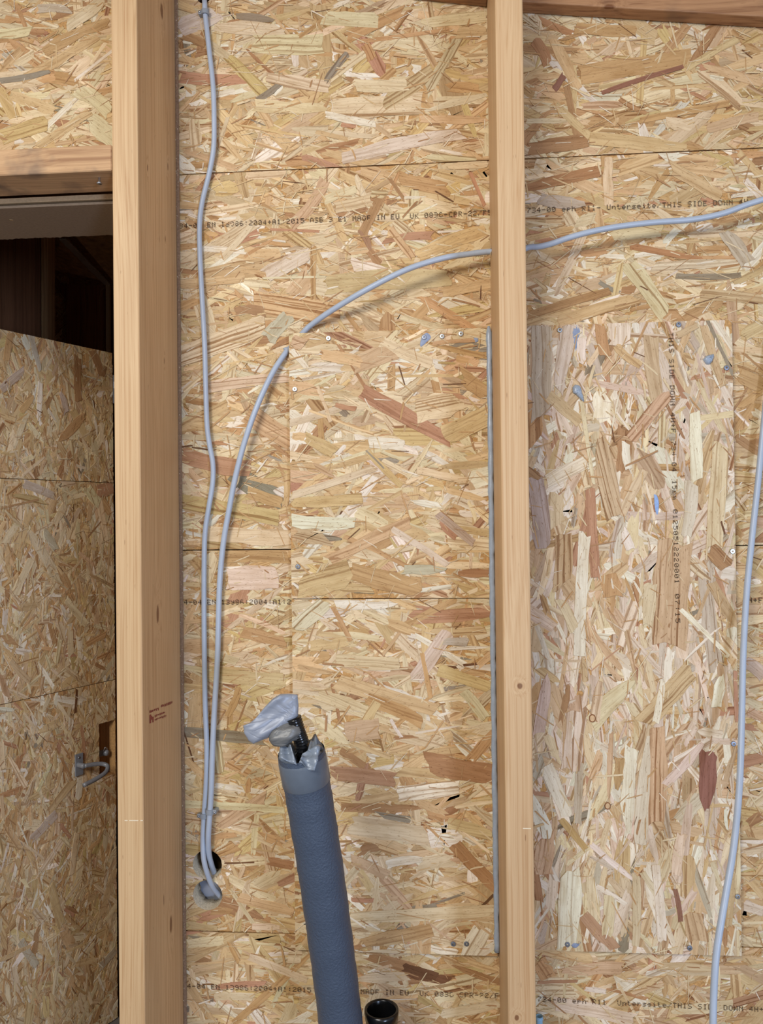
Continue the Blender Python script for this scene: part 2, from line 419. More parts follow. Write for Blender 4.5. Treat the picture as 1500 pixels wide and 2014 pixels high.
    def slivers(s, per_m2, ang, scale=1.0):
        b = s.box; n = int(per_m2*(b[1]-b[0])*(b[3]-b[2])/scale**2); r = s.rng
        Ls = np.clip(r.lognormal(math.log(.020), .5, n), .006, .06)*scale; Ws = np.clip(r.lognormal(math.log(.0013), .45, n), .0005, .004)*scale
        P = outline(r, Ls, Ws, 1.2); items = []
        for i in range(n):
            a = math.radians(ang+(r.uniform(-90, 90) if r.random() < .4 else r.normal(0, 25))); ca, sa = math.cos(a), math.sin(a)
            c = (r.uniform(b[0], b[1]), r.uniform(b[2], b[3]))
            poly = clip_poly([(p[0]*ca-p[1]*sa+c[0], p[0]*sa+p[1]*ca+c[1]) for p in P[i]], b)
            if len(poly) < 3: continue
            q = r.random(); Ws_ = Ws[i]; t = 'P' if q < .35 else 'W' if q < .42 else 'H' if q < .62 else 'O' if q < .84 else 'B' if q < .985 else 'D'
            items.append((poly, c, a, s.hand_h+.0004+.0002*i/n, np.array(TONE[t]), .1, 0))
        return s.emit('strand_slivers', items, 'stuff')
    def strand(s, x1, y1, x2, y2, wpx, t, stripe=.3, jag=.8):
        """one strand that the photograph shows singly: ends in photograph pixels, turned into metres on this sheet"""
        a = s.pix(x1, y1); b = s.pix(x2, y2); L = math.hypot(b[0]-a[0], b[1]-a[1])
        mid = ((a[0]+b[0])/2, (a[1]+b[1])/2); ang = math.atan2(b[1]-a[1], b[0]-a[0])
        e = s.pix(x1+10, y1); w = wpx*math.hypot(e[0]-a[0], e[1]-a[1])/10
        P = outline(s.rng, np.array([L]), np.array([w]), jag*min(.6, L/w/4), .18)[0]
        ca, sa = math.cos(ang), math.sin(ang)
        poly = clip_poly([(p[0]*ca-p[1]*sa+mid[0], p[0]*sa+p[1]*ca+mid[1]) for p in P], s.box)
        if len(poly) < 3: return
        s.k += 1
        tone = np.array(TONE[t])*(1+s.rng.normal(0, .03, 3))
        return s.emit('strand', [(poly, mid, ang, s.hand_h+s.k*.000004, tone, stripe, .0007)])

# ------------------------------------------------------------------ dot-matrix print
FONT = {
'0': '01110 10001 10011 10101 11001 10001 01110', '1': '00100 01100 00100 00100 00100 00100 01110', '2': '01110 10001 00001 00110 01000 10000 11111',
'3': '11110 00001 00001 01110 00001 00001 11110', '4': '00010 00110 01010 10010 11111 00010 00010', '5': '11111 10000 11110 00001 00001 10001 01110',
'6': '01110 10000 10000 11110 10001 10001 01110', '7': '11111 00001 00010 00100 01000 01000 01000', '8': '01110 10001 10001 01110 10001 10001 01110',
'9': '01110 10001 10001 01111 00001 00001 01110', '-': '00000 00000 00000 11111 00000 00000 00000', '+': '00000 00100 00100 11111 00100 00100 00000',
':': '00000 00100 00100 00000 00100 00100 00000', '/': '00001 00001 00010 00100 01000 10000 10000', 'A': '01110 10001 10001 11111 10001 10001 10001',
'B': '11110 10001 10001 11110 10001 10001 11110', 'C': '01111 10000 10000 10000 10000 10000 01111', 'D': '11110 10001 10001 10001 10001 10001 11110',
'E': '11111 10000 10000 11110 10000 10000 11111', 'F': '11111 10000 10000 11110 10000 10000 10000', 'H': '10001 10001 10001 11111 10001 10001 10001',
'I': '01110 00100 00100 00100 00100 00100 01110', 'K': '10001 10010 10100 11000 10100 10010 10001', 'M': '10001 11011 10101 10101 10001 10001 10001',
'N': '10001 11001 10101 10011 10001 10001 10001', 'O': '01110 10001 10001 10001 10001 10001 01110', 'P': '11110 10001 10001 11110 10000 10000 10000',
'R': '11110 10001 10001 11110 10100 10010 10001', 'S': '01111 10000 10000 01110 00001 00001 11110', 'T': '11111 00100 00100 00100 00100 00100 00100',
'U': '10001 10001 10001 10001 10001 10001 01110', 'W': '10001 10001 10001 10101 10101 11011 10001', 'e': '00000 00000 01110 10001 11111 10000 01110',
'h': '10000 10000 10110 11001 10001 10001 10001', 'i': '00100 00000 01100 00100 00100 00100 01110', 'm': '00000 00000 11010 10101 10101 10101 10101',
'n': '00000 00000 10110 11001 10001 10001 10001', 'p': '00000 00000 11110 10001 11110 10000 10000', 'r': '00000 00000 10110 11001 10000 10000 10000',
's': '00000 00000 01111 10000 01110 00001 11110', 't': '01000 01000 11100 01000 01000 01001 00110'}
def dotprint(board, text, x1, y1, x2, y2, hpx, mat=None, seed=1, h=.0031, wear=.05):
    """lettering between two pixels of the photograph, lying on the sheet"""
    rnd = random.Random(seed); a = board.pix(x1, y1); b = board.pix(x2, y2)
    d = Vector((b[0]-a[0], b[1]-a[1])); L = d.length; d.normalize(); nrm = Vector((-d.y, d.x))
    e = board.pix(x1, y1-10); H = hpx*math.hypot(e[0]-a[0], e[1]-a[1])/10
    pitch = L/len(text); cw = pitch*.74/5; ch = H/7; V = []; F = []
    for i, c in enumerate(text):
        if c not in FONT: continue
        for r, row in enumerate(FONT[c].split()):
            k = 0
            while k < 5:
                if row[k] == '1':
                    k2 = k
                    while k2 < 5 and row[k2] == '1': k2 += 1
                    if rnd.random() > wear:
                        u = i*pitch+k*cw; w = (k2-k)*cw*.96; v = H/2-(r+.5)*ch; hh = ch*.42
                        q = [(u, v-hh), (u+w, v-hh), (u+w, v+hh), (u, v+hh)]
                        base = len(V)
                        for (s_, t_) in q:
                            p = Vector(a)+d*s_+nrm*t_; V.append(board.p3(p.x, p.y, h))
                        F.append((base, base+1, base+2, base+3))
                    k = k2
                else: k += 1
    o = mesh_obj('printed_text', V, F, mat or M_INK, board.obj); o['label'] = 'dot-matrix printed lettering'
    return o

# ================================================================== the wall
FLOOR_Z, SEAMS = -1.30, (.6227, -.0511, -.7273)
XL, XR = -.5072, -.4652          # left stud
RL, RR = .0906, .1323            # right stud
SD = .1815                       # stud depth
wall = tag(empty('wall_back', (0.2, 0, FLOOR_Z)), 'wall sheathed with horizontal oriented strand boards', None, None, 'structure')
WT = dict(P=38, W=9, H=30, O=12, B=4, D=.12, G=.6, Y=5, R=1.5, T=9)
boards = []
rows = [(-1.25, 1.0, SEAMS[0], 1.12), (XR-.03, 1.0, SEAMS[1], SEAMS[0]), (XR-.03, 1.0, SEAMS[2], SEAMS[1]), (XR-.03, 1.0, FLOOR_Z+.012, SEAMS[2])]
HR = .0262
for i, (x0, x1, z0, z1) in enumerate(rows):
    g = .0009
    o = bm_obj('strand_board', box_bm((x0, 0, z0+g), (x1, .022, z1-g)), M_CORE, wall)
    b = Board((x0, 0, z0+g), (1, 0, 0), (0, 0, 1), o, (0, x1-x0, 0, z1-z0-2*g), 11+i)
    boards.append(b)
R1, R2, R3, R4 = boards
# two hole-saw holes in the third board
hc = [px(408, 1700), px(408.5, 1760)]
carve(R3.obj, [cyl_cutter((c.x, .01, c.z), (0, 1, 0), HR, .05) for c in hc])
for c in hc: u, v = R3.uv(c); R3.holes.append(('c', u, v, HR))
nc = px(406, 1730); carve(R3.obj, [cyl_cutter((nc.x, .01, nc.z), (0, 1, 0), .0062, .05, 20)]); u, v = R3.uv(nc); R3.holes.append(('c', u, v, .0062))
h0 = px(401, -6); u, v = R1.uv(h0)
carve(R1.obj, [cyl_cutter((h0.x, .01, h0.z), (0, 1, 0), .0125, .05)]); R1.holes.append(('c', u, v, .0125))
# a pocket in the second board, where the arching cable slips behind the patch
ga, gb = px(571, 660), px(606, 694)
carve(R2.obj, [bm_obj('cutter', box_bm((ga.x, -.02, gb.z), (gb.x, .014, ga.z)), None)])
q0, q1 = R2.uv(ga), R2.uv(gb); R2.holes.append(('r', q0[0], q1[0], q1[1], q0[1]))
for b in boards: b.fill(7800, 0, WT)

S = {
0: """464 33 538 41 16 G .3|499 86 636 85 38 P .7|448 112 520 186 22 Y .8|508 197 551 165 12 G .2|360 70 404 91 16 B .2|344 62 425 24 35 Q .3
525 150 650 174 24 P .8|588 73 638 38 8 O .3|684 75 794 22 22 O .4|706 83 882 60 8 O .4|717 88 732 119 18 O .9|642 161 682 106 14 G .7
649 212 829 207 40 P 1|754 203 851 143 30 T .8|640 227 739 244 14 W .2|673 315 904 262 26 Q .3|834 218 957 189 13 P .3|823 236 958 236 16 H .4
697 165 800 170 26 P .3|640 35 740 42 30 P .2|500 205 640 215 24 P .1|830 45 958 30 24 P .5|420 55 560 62 26 P .4|900 65 958 62 22 H .2
1142 150 1355 112 36 O .2|1183 184 1342 132 9 M .1|1305 105 1350 48 18 O .5|1350 135 1450 78 14 H .3|1258 238 1434 204 14 O .3|1160 274 1345 294 28 H .3
1035 293 1158 280 28 B .3|1085 75 1135 175 22 H .4|1050 80 1075 125 22 B .3|1090 178 1108 148 12 M .1|1310 240 1360 250 22 P .1|1035 238 1120 240 10 P .4
1090 205 1160 268 16 H .3|1380 130 1500 165 18 H .4|1130 55 1250 62 22 O .2|1390 255 1490 230 20 T .2
86 104 215 47 22 O .2|45 158 190 72 18 H .3|75 287 177 222 16 H .5|0 270 90 245 30 Y .7|0 160 100 142 12 G .1|135 50 205 0 24 P .2|76 18 142 25 16 L .2
150 175 212 225 26 P .4|33 10 55 65 8 O .2|0 70 60 60 20 P .5""",
1: """498 590 665 618 42 H 1|350 700 522 638 38 P 1|526 668 570 622 32 L .3|464 612 520 616 18 B .3|521 546 607 494 30 Q .4|615 486 617 590 11 O .6
563 450 612 486 20 H .8|436 508 494 446 14 P .3|532 452 628 456 5 R .1|517 548 640 545 4 P .1|727 494 747 521 14 B .3|692 522 780 545 26 W .6
640 562 885 545 36 H .2|570 445 640 355 22 T .8|640 385 680 475 13 H .6|785 352 880 372 26 O .4|768 448 812 507 16 H .9|820 503 957 455 26 H .4
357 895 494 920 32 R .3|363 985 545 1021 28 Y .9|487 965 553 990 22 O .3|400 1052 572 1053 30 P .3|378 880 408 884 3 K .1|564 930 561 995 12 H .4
350 560 480 548 18 H .5|870 575 965 560 22 H .3|410 760 570 745 20 P .8|880 330 957 322 18 P .3|640 395 700 372 16 P .1|925 340 952 405 7 R .2
700 345 720 395 12 P .3|660 410 730 395 22 P .5
1195 310 1198 405 18 P .7|1035 370 1180 335 22 B .3|1320 333 1415 385 26 H .3|1465 355 1497 392 14 W .3|1200 462 1300 452 28 P .4|1240 485 1380 510 13 B .2
1235 520 1305 618 32 P .9|1328 545 1455 540 12 G .3|1037 622 1198 573 16 B .3|1100 635 1250 588 24 H .8|1222 570 1248 572 16 B .2|1285 525 1450 515 18 P .4
1455 740 1500 760 30 O .4|1447 860 1495 890 16 B .3|1060 392 1150 400 24 L .2|1380 580 1500 590 22 H .6|1140 500 1190 492 14 O .3|1420 455 1470 520 30 L .2|1460 660 1500 640 24 H .4""",
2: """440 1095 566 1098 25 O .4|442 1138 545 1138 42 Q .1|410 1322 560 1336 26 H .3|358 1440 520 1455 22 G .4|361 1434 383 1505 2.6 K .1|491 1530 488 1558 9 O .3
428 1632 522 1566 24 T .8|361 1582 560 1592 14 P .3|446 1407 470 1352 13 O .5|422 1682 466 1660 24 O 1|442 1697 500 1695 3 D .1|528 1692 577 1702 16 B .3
496 1822 550 1823 13 P .1|475 1240 560 1265 22 O .3|470 1210 560 1245 9 P .2|362 1490 420 1545 14 H .4|470 1765 575 1790 18 H .5|400 1280 470 1300 16 P .4
1455 1500 1500 1490 22 R .3|1465 1300 1500 1330 26 L .3|1470 1620 1500 1605 18 B .3|1462 1780 1500 1790 22 Q .3|1470 1400 1500 1415 16 T .3""",
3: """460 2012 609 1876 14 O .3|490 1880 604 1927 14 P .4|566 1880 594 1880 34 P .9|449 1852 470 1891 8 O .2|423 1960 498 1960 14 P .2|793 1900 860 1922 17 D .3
890 1897 983 1930 12 B .3|705 1925 800 1920 20 P .4|1107 1908 1222 1905 24 T .3|1060 1890 1080 1922 30 O .6|1150 1943 1190 1950 10 W .2|1090 1975 1245 2003 26 Q .3
1057 1932 1135 1928 6 R .2|1300 1900 1400 1905 18 T .4|1320 1990 1440 1975 22 P .4|870 1990 980 1970 20 P .4|370 1855 440 1848 18 P .3""",
}
def place(board, txt):
    for it in txt.replace('\n', '|').split('|'):
        f = it.split()
        if len(f) == 7: board.strand(*[float(q) for q in f[:5]], f[5], float(f[6]))
for i, t in S.items(): place(boards[i], t)  # a few thin dark strips here are painted shade of cracks, not wood
for b in boards: b.slivers(1900, 0)
TXT1 = '734-04 EN 13986:2004+A1:2015 OSB 3 E1 MADE IN EU  UK 0836-CPR-22/F5'
TXT2 = '734-00 eph R11- Unterseite/THIS SIDE DOWN 4H+F'
dotprint(R2, TXT1, 345, 446, 968, 419, 9.5, seed=3)
dotprint(R2, TXT2, 1036, 415, 1492, 397, 10, seed=4)
dotprint(R3, TXT1, 345, 1184, 972, 1182, 9.5, seed=5)
dotprint(R3, TXT2, 1044, 1180, 1500, 1180, 10, seed=6)
dotprint(R4, TXT1, 351, 1937, 992, 1957, 9.5, seed=7)
dotprint(R4, TXT2, 1057, 1963, 1512, 1984, 10, seed=8)
# sawn rims of the holes, membrane and the dark cavity behind
for c in hc:                                # drilled slightly upwards, so the sawn wall shows below and beside
    V, F, n = [], [], 44; rs = random.Random(3)
    for (r, d, k) in ((HR+.0002, -.0012, 0), (HR-.0004, .001, .05), (HR*.96, .012, .5), (HR*.93, .024, 1), (HR+.004, .026, 1)):
        for q in range(n):
            th = 2*math.pi*q/n; w = (.0009*math.sin(5*th)+.0012*math.sin(9*th+1)+.0006*math.sin(17*th)) if d > .02 else 0
            V.append((c.x+.0030*k+(r+w)*math.cos(th), d, c.z+.0042*k+(r+w)*math.sin(th)))
    for i in range(4):
        for q in range(n): F.append((i*n+q, i*n+(q+1) % n, (i+1)*n+(q+1) % n, (i+1)*n+q))
    mesh_obj('sawn_hole_rim', V, F, M_HOLE, R3.obj, None, True)
V, F = lathe_data([(.0124, 0), (.0124, .022)], (h0.x, 0, h0.z), (0, 1, 0), 24)
mesh_obj('sawn_hole_rim', V, F, M_GASK, R1.obj, None, True)
a = px(380, 1717, .035); e = px(470, 1830, .035)
V = []; F = []; nx, nz = 12, 12
for i in range(nx+1):
    for k in range(nz+1):
        x = a.x+(e.x-a.x)*i/nx; z = a.z+(e.z-a.z)*k/nz
        V.append((x, .035+.003*math.sin(9*i/nx+5*k/nz)+.002*math.sin(17*k/nz), z+.003*math.sin(5*i/nx)*(1-k/nz)))
for i in range(nx):
    for k in range(nz): F.append((i*(nz+1)+k, (i+1)*(nz+1)+k, (i+1)*(nz+1)+k+1, i*(nz+1)+k+1))
tag(mesh_obj('vapour_membrane', V, F, M_MEMB, None, None, True), 'grey membrane sheet showing behind the two drilled holes', 'membrane')
tag(bm_obj('wall_outer', box_bm((XR-.02, .12, FLOOR_Z), (1.0, .135, 1.12)), M_VOID), 'outer sheathing inside the wall cavity', None, None, 'structure')  # backing put in to block the world light behind the drilled holes
tag(bm_obj('cavity_light_stop_left', box_bm((XR-.02, .0225, FLOOR_Z), (XR-.008, .1195, .60)), M_VOID), 'unseen board added to keep light out of the wall cavity', None, None, 'structure')  # unseen end boards added to stop light leaking into the cavity
tag(bm_obj('cavity_light_stop_right', box_bm((.985, .0225, FLOOR_Z), (1.0, .1195, 1.12)), M_VOID), 'unseen far board added to keep light out of the wall cavity', None, None, 'structure')
tag(bm_obj('floor', box_bm((-2.2, -3.2, FLOOR_Z-.05), (1.9, 2.6, FLOOR_Z)), M_FLOOR), 'pale bare floor', None, None, 'structure')
tag(bm_obj('ceiling', box_bm((-1.4, -1.6, 1.14), (1.9, .022, 1.17)), M_CEIL), 'unseen boarded ceiling added to shade the top of the wall', None, None, 'structure')  # out of view, put in to darken the upper wall

# ------------------------------------------------------------------ studs
def wk(x, y, Y): p = px(x, y, Y); return p
def side_k(x, y, X):
    d = FWD + RGT*((x-750)/FPX) + UPV*((1007-y)/FPX); p = CAM + d*((X-CAM.x)/d.x); return p
kn = []
for (x, y, rx, rz) in ((310, 1208, .006, .016), (336, 1818, .006, .016), (318, 22, .007, .014), (290, 330, .002, .006), (330, 328, .002, .007), (325, 470, .0015, .005), (322, 1770, .0015, .010), (323, 710, .0015, .006)):
    p = side_k(x, y, XR); kn.append((p.x, p.y, p.z, rx, rz))
M_STUD1 = wood('planed_spruce_stud', (220, 188, 144), (190, 150, 106), 2, 100, kn, None, .5, .013, .8)
p = px(1022, 1349, -SD); q = px(1016, 2002, -SD)
M_STUD2 = wood('planed_spruce_stud_fine', (220, 188, 146), (196, 156, 112), 2, 105, [(p.x, p.y, p.z, .0042, .0048), (q.x, q.y, q.z, .0035, .0045)], None, .5, .012, .9)
stud1 = empty('timber_stud', ((XL+XR)/2, -SD/2, FLOOR_Z))
tag(stud1, 'honey timber stud beside the dark doorway with a red-brown stamp on its side', 'timber stud')
bm_obj('post', box_bm((XL, -SD, FLOOR_Z), (XR, -.0025, 1.135), .0022, 2), M_STUD1, stud1)
bm_obj('gasket_strip', box_bm((XR, -.006, FLOOR_Z), (XR+.0055, -.0023, 1.13), .0008, 1), M_GASK, stud1)
V, F = [], []
rs = random.Random(5)
for i in range(150):                        # pale glue crumbs along the gasket
    z = rs.uniform(-.95, .95); x = XR+rs.uniform(0, .0055); y = -.0062; r = rs.uniform(.0003, .0009); k = len(V)
    V += [(x-r, y, z), (x, y, z-r*1.6), (x+r, y, z), (x, y, z+r*1.6), (x, y-r, z)]; F += [(k, k+1, k+4), (k+1, k+2, k+4), (k+2, k+3, k+4), (k+3, k, k+4)]
tag(mesh_obj('glue_crumbs', V, F, M_HOLE, stud1), None, None, None, 'stuff')
V, F = [], []
for (x0, x1) in ((245, 251), (254, 272), (276, 281)):
    k = len(V); V += [px(x0, 1614.5, -SD-.0003), px(x1, 1614.5, -SD-.0003), px(x1, 1613, -SD-.0003), px(x0, 1613, -SD-.0003)]; F.append((k, k+1, k+2, k+3))
mesh_obj('chalk_mark', V, F, M_CHALK, stud1)
# worn stamp on the side face: a square mark and three short rows that can no longer be read
V, F = [], []; rs = random.Random(2)
def sq(x0, y0, x1, y1):
    k = len(V)
    for (x, y) in ((x0, y1), (x1, y1), (x1, y0), (x0, y0)):
        p = side_k(x, y-(x-294)*.36, XR); V.append((XR+.0003, p.y, p.z))
    F.append((k, k+1, k+2, k+3))
for (x0, y0, x1, y1) in ((293.5, 1406, 297, 1423), (297, 1409, 299, 1417), (299, 1412, 302, 1423)): sq(x0, y0, x1, y1)
for r, (x0, x1, y) in enumerate(((293.5, 312, 1398), (304, 324, 1410), (304, 326, 1417.5))):
    x = x0
    while x < x1:
        w = rs.uniform(1.1, 2.2); h = rs.uniform(2.2, 5.2); o_ = rs.uniform(-.6, .6); sq(x, y+o_, x+w, y+h+o_); x += w+rs.uniform(.15, .8)
x = 316
while x < 338:
    w = rs.uniform(1.1, 2.0); sq(x, 1395+rs.uniform(-.8, .8), x+w, 1399+rs.uniform(0, 1.5)); x += w+rs.uniform(.4, 1)
o = mesh_obj('worn_stamp', V, F, M_STAMP, stud1); o['label'] = 'faded red-brown stamp'
stud2 = empty('timber_stud', ((RL+RR)/2, -SD/2, FLOOR_Z))
tag(stud2, 'honey timber stud between the two patched wall bays, pierced by a grey cable', 'timber stud')
post2 = bm_obj('post', box_bm((RL, -SD, FLOOR_Z), (RR, -.0025, 1.135), .003, 2), M_STUD2, stud2)
cz = px(963, 495, -.035).z; cy = -.035
carve(post2, [cyl_cutter(((RL+RR)/2, cy, cz), (1, 0, 0), .0062, .06, 24)])
V, F = [], []; rs = random.Random(9)
for (dx, dz, l) in ((-.002, .010, .016), (-.003, -.004, .015), (-.001, -.008, .010)):   # splinters at the drilled hole
    p = Vector((RL, cy-.004, cz+dz*.4)); t = p+Vector((dx*2.2, -.004, l if dz > 0 else -l)); s_ = Vector((0, .0016, 0)); k = len(V)
    V += [p-s_, p+s_, t, p+Vector((-.0012, 0, 0))]; F += [(k, k+1, k+2), (k, k+2, k+3), (k+1, k+3, k+2)]
mesh_obj('splinter', V, F, M_FIBEDGE, stud2)
k0 = px(1028, 1628.5, -SD-.0003); k1 = px(1044, 1630.5, -SD-.0003)
mesh_obj('chalk_mark', [(k0.x, k0.y, k1.z), (k1.x, k0.y, k1.z), (k1.x, k0.y, k0.z), (k0.x, k0.y, k0.z)], [(0, 1, 2, 3)], M_CHALK, stud2)

# ------------------------------------------------------------------ sloping top beams
def beam(name, x0, y0, x1, y1, X0, X1, Yf, mat, label):
    a, b = px(x0, y0, -.003), px(x1, y1, -.003); sl = (b.z-a.z)/(b.x-a.x)
    z0, z1 = a.z+sl*(X0-a.x), a.z+sl*(X1-a.x)
    q = [(X0, Yf, z0), (X1, Yf, z1), (X1, Yf, 1.125), (X0, Yf, 1.125)]
    o = bm_obj(name, slab_bm(q, (0, -1, 0), -Yf-.003, .002), mat)
    return tag(o, label, 'beam', 'sloping top beams')
kb = px(1197, 15, -.032)
M_BEAM = wood('dark_stained_beam', (190, 146, 106), (146, 104, 72), 0, 60, [(kb.x, kb.y, kb.z, .006, .010)], ((92, 78, 70), 9), .6, .03)
beam('roof_beam', 820, 0, 958, 14, -.04, RL-.0005, -.032, M_BEAM, 'brown sloping beam at the top of the bay with the hanging cables')
beam('roof_beam', 1033, 26, 1500, 55, RR+.0005, .95, -.032, M_BEAM, 'brown sloping beam with a knot above the bay with the pale vertical-grained patch')

# ------------------------------------------------------------------ patch boards
def patch(corners, Yb, t, label, seed, wts, ang, txt, wild=.32, spread=22, gap=.0):
    Yf = Yb-t; x0, y0, x1, y1 = corners; root = None
    o = bm_obj('patch_board', box_bm((x0, Yf, y1), (x1, Yb, y0), .0006, 1), M_CORE)
    tag(o, label, 'board')
    b = Board((x0, Yf, y1), (1, 0, 0), (0, 0, 1), o, (0, x1-x0, 0, y0-y1), seed)
    b.fill(8600, ang, wts, hmax=.0012, spread=spread, wild=wild); place(b, txt); b.slivers(1300, ang)
    return b
YB, TH = -.0027, .012; YF = YB-TH
tl = px(568, 656, YF); ml = px(573, 1178, YF); bl = px(587, 1868, YF); br = px(975, 1869, YF)
WTM = dict(P=42, W=12, H=26, O=9, B=3, D=.3, G=1, Y=5, R=2, T=10)
PU = patch((tl.x, tl.z, RL-.0035, ml.z+.0006), YB, TH, 'honey strand board patch with six screws clamping the arching cable behind its corner', 31, WTM, 0,
"""712 770 884 866 30 R .5|823 812 910 795 48 P .9|750 672 850 715 24 P .3|690 730 770 690 35 T .3|630 825 636 890 11 O .2|722 888 790 955 13 Y .2|720 886 755 922 3.5 G .1
575 1022 698 1028 24 W .4|575 986 712 980 22 Y .5|646 1100 806 1031 24 T .6|690 1118 822 1158 36 O .4|590 1150 685 1125 48 H .7|865 1030 898 1052 22 R .2
875 860 962 815 40 H .5|728 875 797 872 22 W .1|800 940 850 865 9 P .2|850 676 935 670 8 O .2|632 700 710 712 22 H .2|575 975 735 920 14 P .3
793 1120 878 1120 18 L .3|900 1128 962 1128 16 B .3|572 690 604 724 12 W .1|576 668 600 678 22 T .6|905 740 962 770 30 O .3|820 925 920 945 14 P .2
625 760 650 830 7 P .3|660 795 700 805 9 R .2|805 985 870 995 12 W .2|860 1010 930 1068 16 L .3|600 860 660 890 22 T .2|770 1040 880 1110 12 Q .1""")
PL = patch((tl.x+.0003, ml.z-.0006, RL-.0035, bl.z), YB, TH, 'honey strand board patch with two screws at its bottom edge behind the grey pipe', 32, WTM, 0,
"""662 1338 856 1397 30 H .3|722 1375 830 1420 26 O .5|712 1430 741 1380 18 H .7|680 1442 745 1432 40 T .1|838 1498 972 1520 42 B .1|655 1522 778 1532 28 R .3
782 1562 900 1545 28 W 1|815 1335 880 1245 28 Q .3|830 1285 847 1372 9 O .2|872 1262 920 1262 16 L .2|690 1625 842 1642 40 P .3|862 1318 967 1350 24 Y .3
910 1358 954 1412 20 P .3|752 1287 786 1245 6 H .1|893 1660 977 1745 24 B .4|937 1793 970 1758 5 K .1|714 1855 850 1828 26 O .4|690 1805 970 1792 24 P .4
690 1768 735 1770 8 R .1|580 1235 640 1182 30 Q 1|660 1300 785 1305 26 P .4|768 1415 790 1450 7 W .1|690 1460 770 1490 10 H .3|840 1600 880 1612 12 O .2|660 1190 780 1188 18 W .3
880 1620 965 1640 22 H .5|760 1700 830 1690 16 W .2|690 1690 760 1720 20 T .3|655 1195 690 1260 9 O .2""")
rt = px(1437, 629, YF); rb = px(1460, 1875, YF); lt = px(1042, 641, YF); lb = px(1056, 1873, YF)
WTR = dict(P=24, W=26, H=8, O=3, B=1.5, G=1, R=4, T=18, Q=34, L=8)
PR = patch((RR+.0015, (rt.z+lt.z)/2, (rt.x+rb.x)/2, (rb.z+lb.z)/2), YB, TH, 'pale strand board patch with strands running upright and print down its side', 33, WTR, 90,
"""1062 640 1064 822 38 L .5|1122 640 1100 770 30 Q .3|1215 636 1216 677 44 W .3|1146 665 1145 718 18 W .3|1275 665 1300 800 30 T .3|1240 865 1315 775 26 T .9|1210 680 1260 718 16 H .4
1078 778 1140 830 22 T .3|1143 790 1167 952 8 P .2|1160 960 1170 1138 20 R .4|1228 872 1238 922 16 W .1|1222 1012 1266 924 18 P .3|1178 865 1214 1010 38 T 1
1328 1060 1318 1268 66 T 1|1415 875 1405 1075 34 P .7|1362 810 1373 945 24 W .3|1358 950 1348 1055 26 Q .2|1200 1130 1197 1175 38 O .2|1075 950 1152 905 26 W .6|1050 940 1068 1078 34 L .9
1104 1055 1104 1152 34 T .9|1146 1052 1142 1290 24 W .3|1395 1080 1430 1112 30 B .6|1338 1198 1432 1292 9 W .2|1265 1418 1360 1320 38 H .9|1158 1422 1247 1342 34 P .2
1130 1395 1122 1510 40 Q 1|1240 1470 1238 1640 26 W .2|1285 1446 1257 1660 28 Q .2|1292 1430 1289 1620 34 T 1|1395 1480 1387 1588 36 M .3|1308 1545 1380 1460 18 Q .2
1219 1490 1212 1550 18 O .3|1105 1610 1150 1672 13 O .2|1160 1660 1252 1735 12 W .1|1172 1742 1230 1778 10 W .1|1120 1715 1115 1860 44 W .5|1148 1795 1207 1865 24 R .2|1326 1748 1338 1812 9 M .2
1248 1718 1250 1858 16 P .2|1440 1715 1432 1820 14 T .3|1075 1505 1115 1605 26 W .3|1362 1795 1375 1850 40 T .8|1085 1640 1070 1720 36 T .9|1407 1390 1417 1330 20 W .2|1446 1320 1448 1420 8 R .2
1262 1715 1310 1790 12 P .3|1300 1340 1290 1420 14 W .2|1385 640 1420 760 16 T .3|1330 660 1370 640 12 T .3|1180 640 1190 700 22 O .3|1280 1150 1270 1230 26 P .3|1100 1180 1130 1240 20 P .4
1225 1040 1240 1080 18 W .1|1180 1340 1170 1420 18 P .6|1075 1330 1060 1440 22 Q .5|1340 1640 1330 1720 20 Q .3|1200 1760 1190 1840 22 P .3|1290 1700 1300 1850 18 W .2""", wild=.36, spread=20)
for t_, ya, yb in (('THIS SIDE DOWN', 655, 800), ('4H+F', 812, 854), ('734-04', 868, 930), ('15mm', 945, 985), ('01250518220001', 1002, 1150), ('07:15', 1168, 1228)):
    dotprint(PR, t_, 1318+14*(ya-655)/575, ya, 1318+14*(yb-655)/575, yb, 9, seed=ya, h=.0028)
# a smudge of pale blue paint
def blob(name, board, pts, hgt, mat, lab=None, cat=None, parent=None, n=3):
    """a raised drop with an outline given in photograph pixels"""
    P = [Vector(board.pix(x, y)) for x, y in pts]
    P = [Vector((q.x, q.y)) for q in catmull([Vector((p.x, p.y, 0)) for p in P+[P[0]]], 4)[:-1]]
    c = sum(P, Vector((0, 0)))/len(P); V = []; F = []; m = len(P); R_ = [(1, 0), (.92, .55), (.65, .9), (.3, 1.0)]
    for s_, h_ in R_:
        for i, p in enumerate(P):
            q = c+(p-c)*s_; V.append(board.p3(q.x, q.y, .0015+hgt*h_*(1+.25*math.sin(i*1.7+s_*9))))
    for r in range(len(R_)-1):
        for i in range(m): F.append((r*m+i, r*m+(i+1) % m, (r+1)*m+(i+1) % m, (r+1)*m+i))
    F.append(tuple((len(R_)-1)*m+i for i in range(m)))
    o = mesh_obj(name, V, F, mat, parent, None, True)
    if lab: o['label'] = lab
    if cat: o['category'] = cat
    return o
blob('paint_smudge', PR, [(1285, 972), (1291, 975), (1295, 990), (1292, 1012), (1287, 1000)], .0006, M_PAINT, 'pale blue smudge', None, PR.obj)
blob('sealant_smear', PR, [(1126, 645), (1134, 641), (1140, 652), (1136, 668), (1132, 690), (1128, 672), (1124, 660)], .0006, M_SMEAR, None, None, PR.obj)
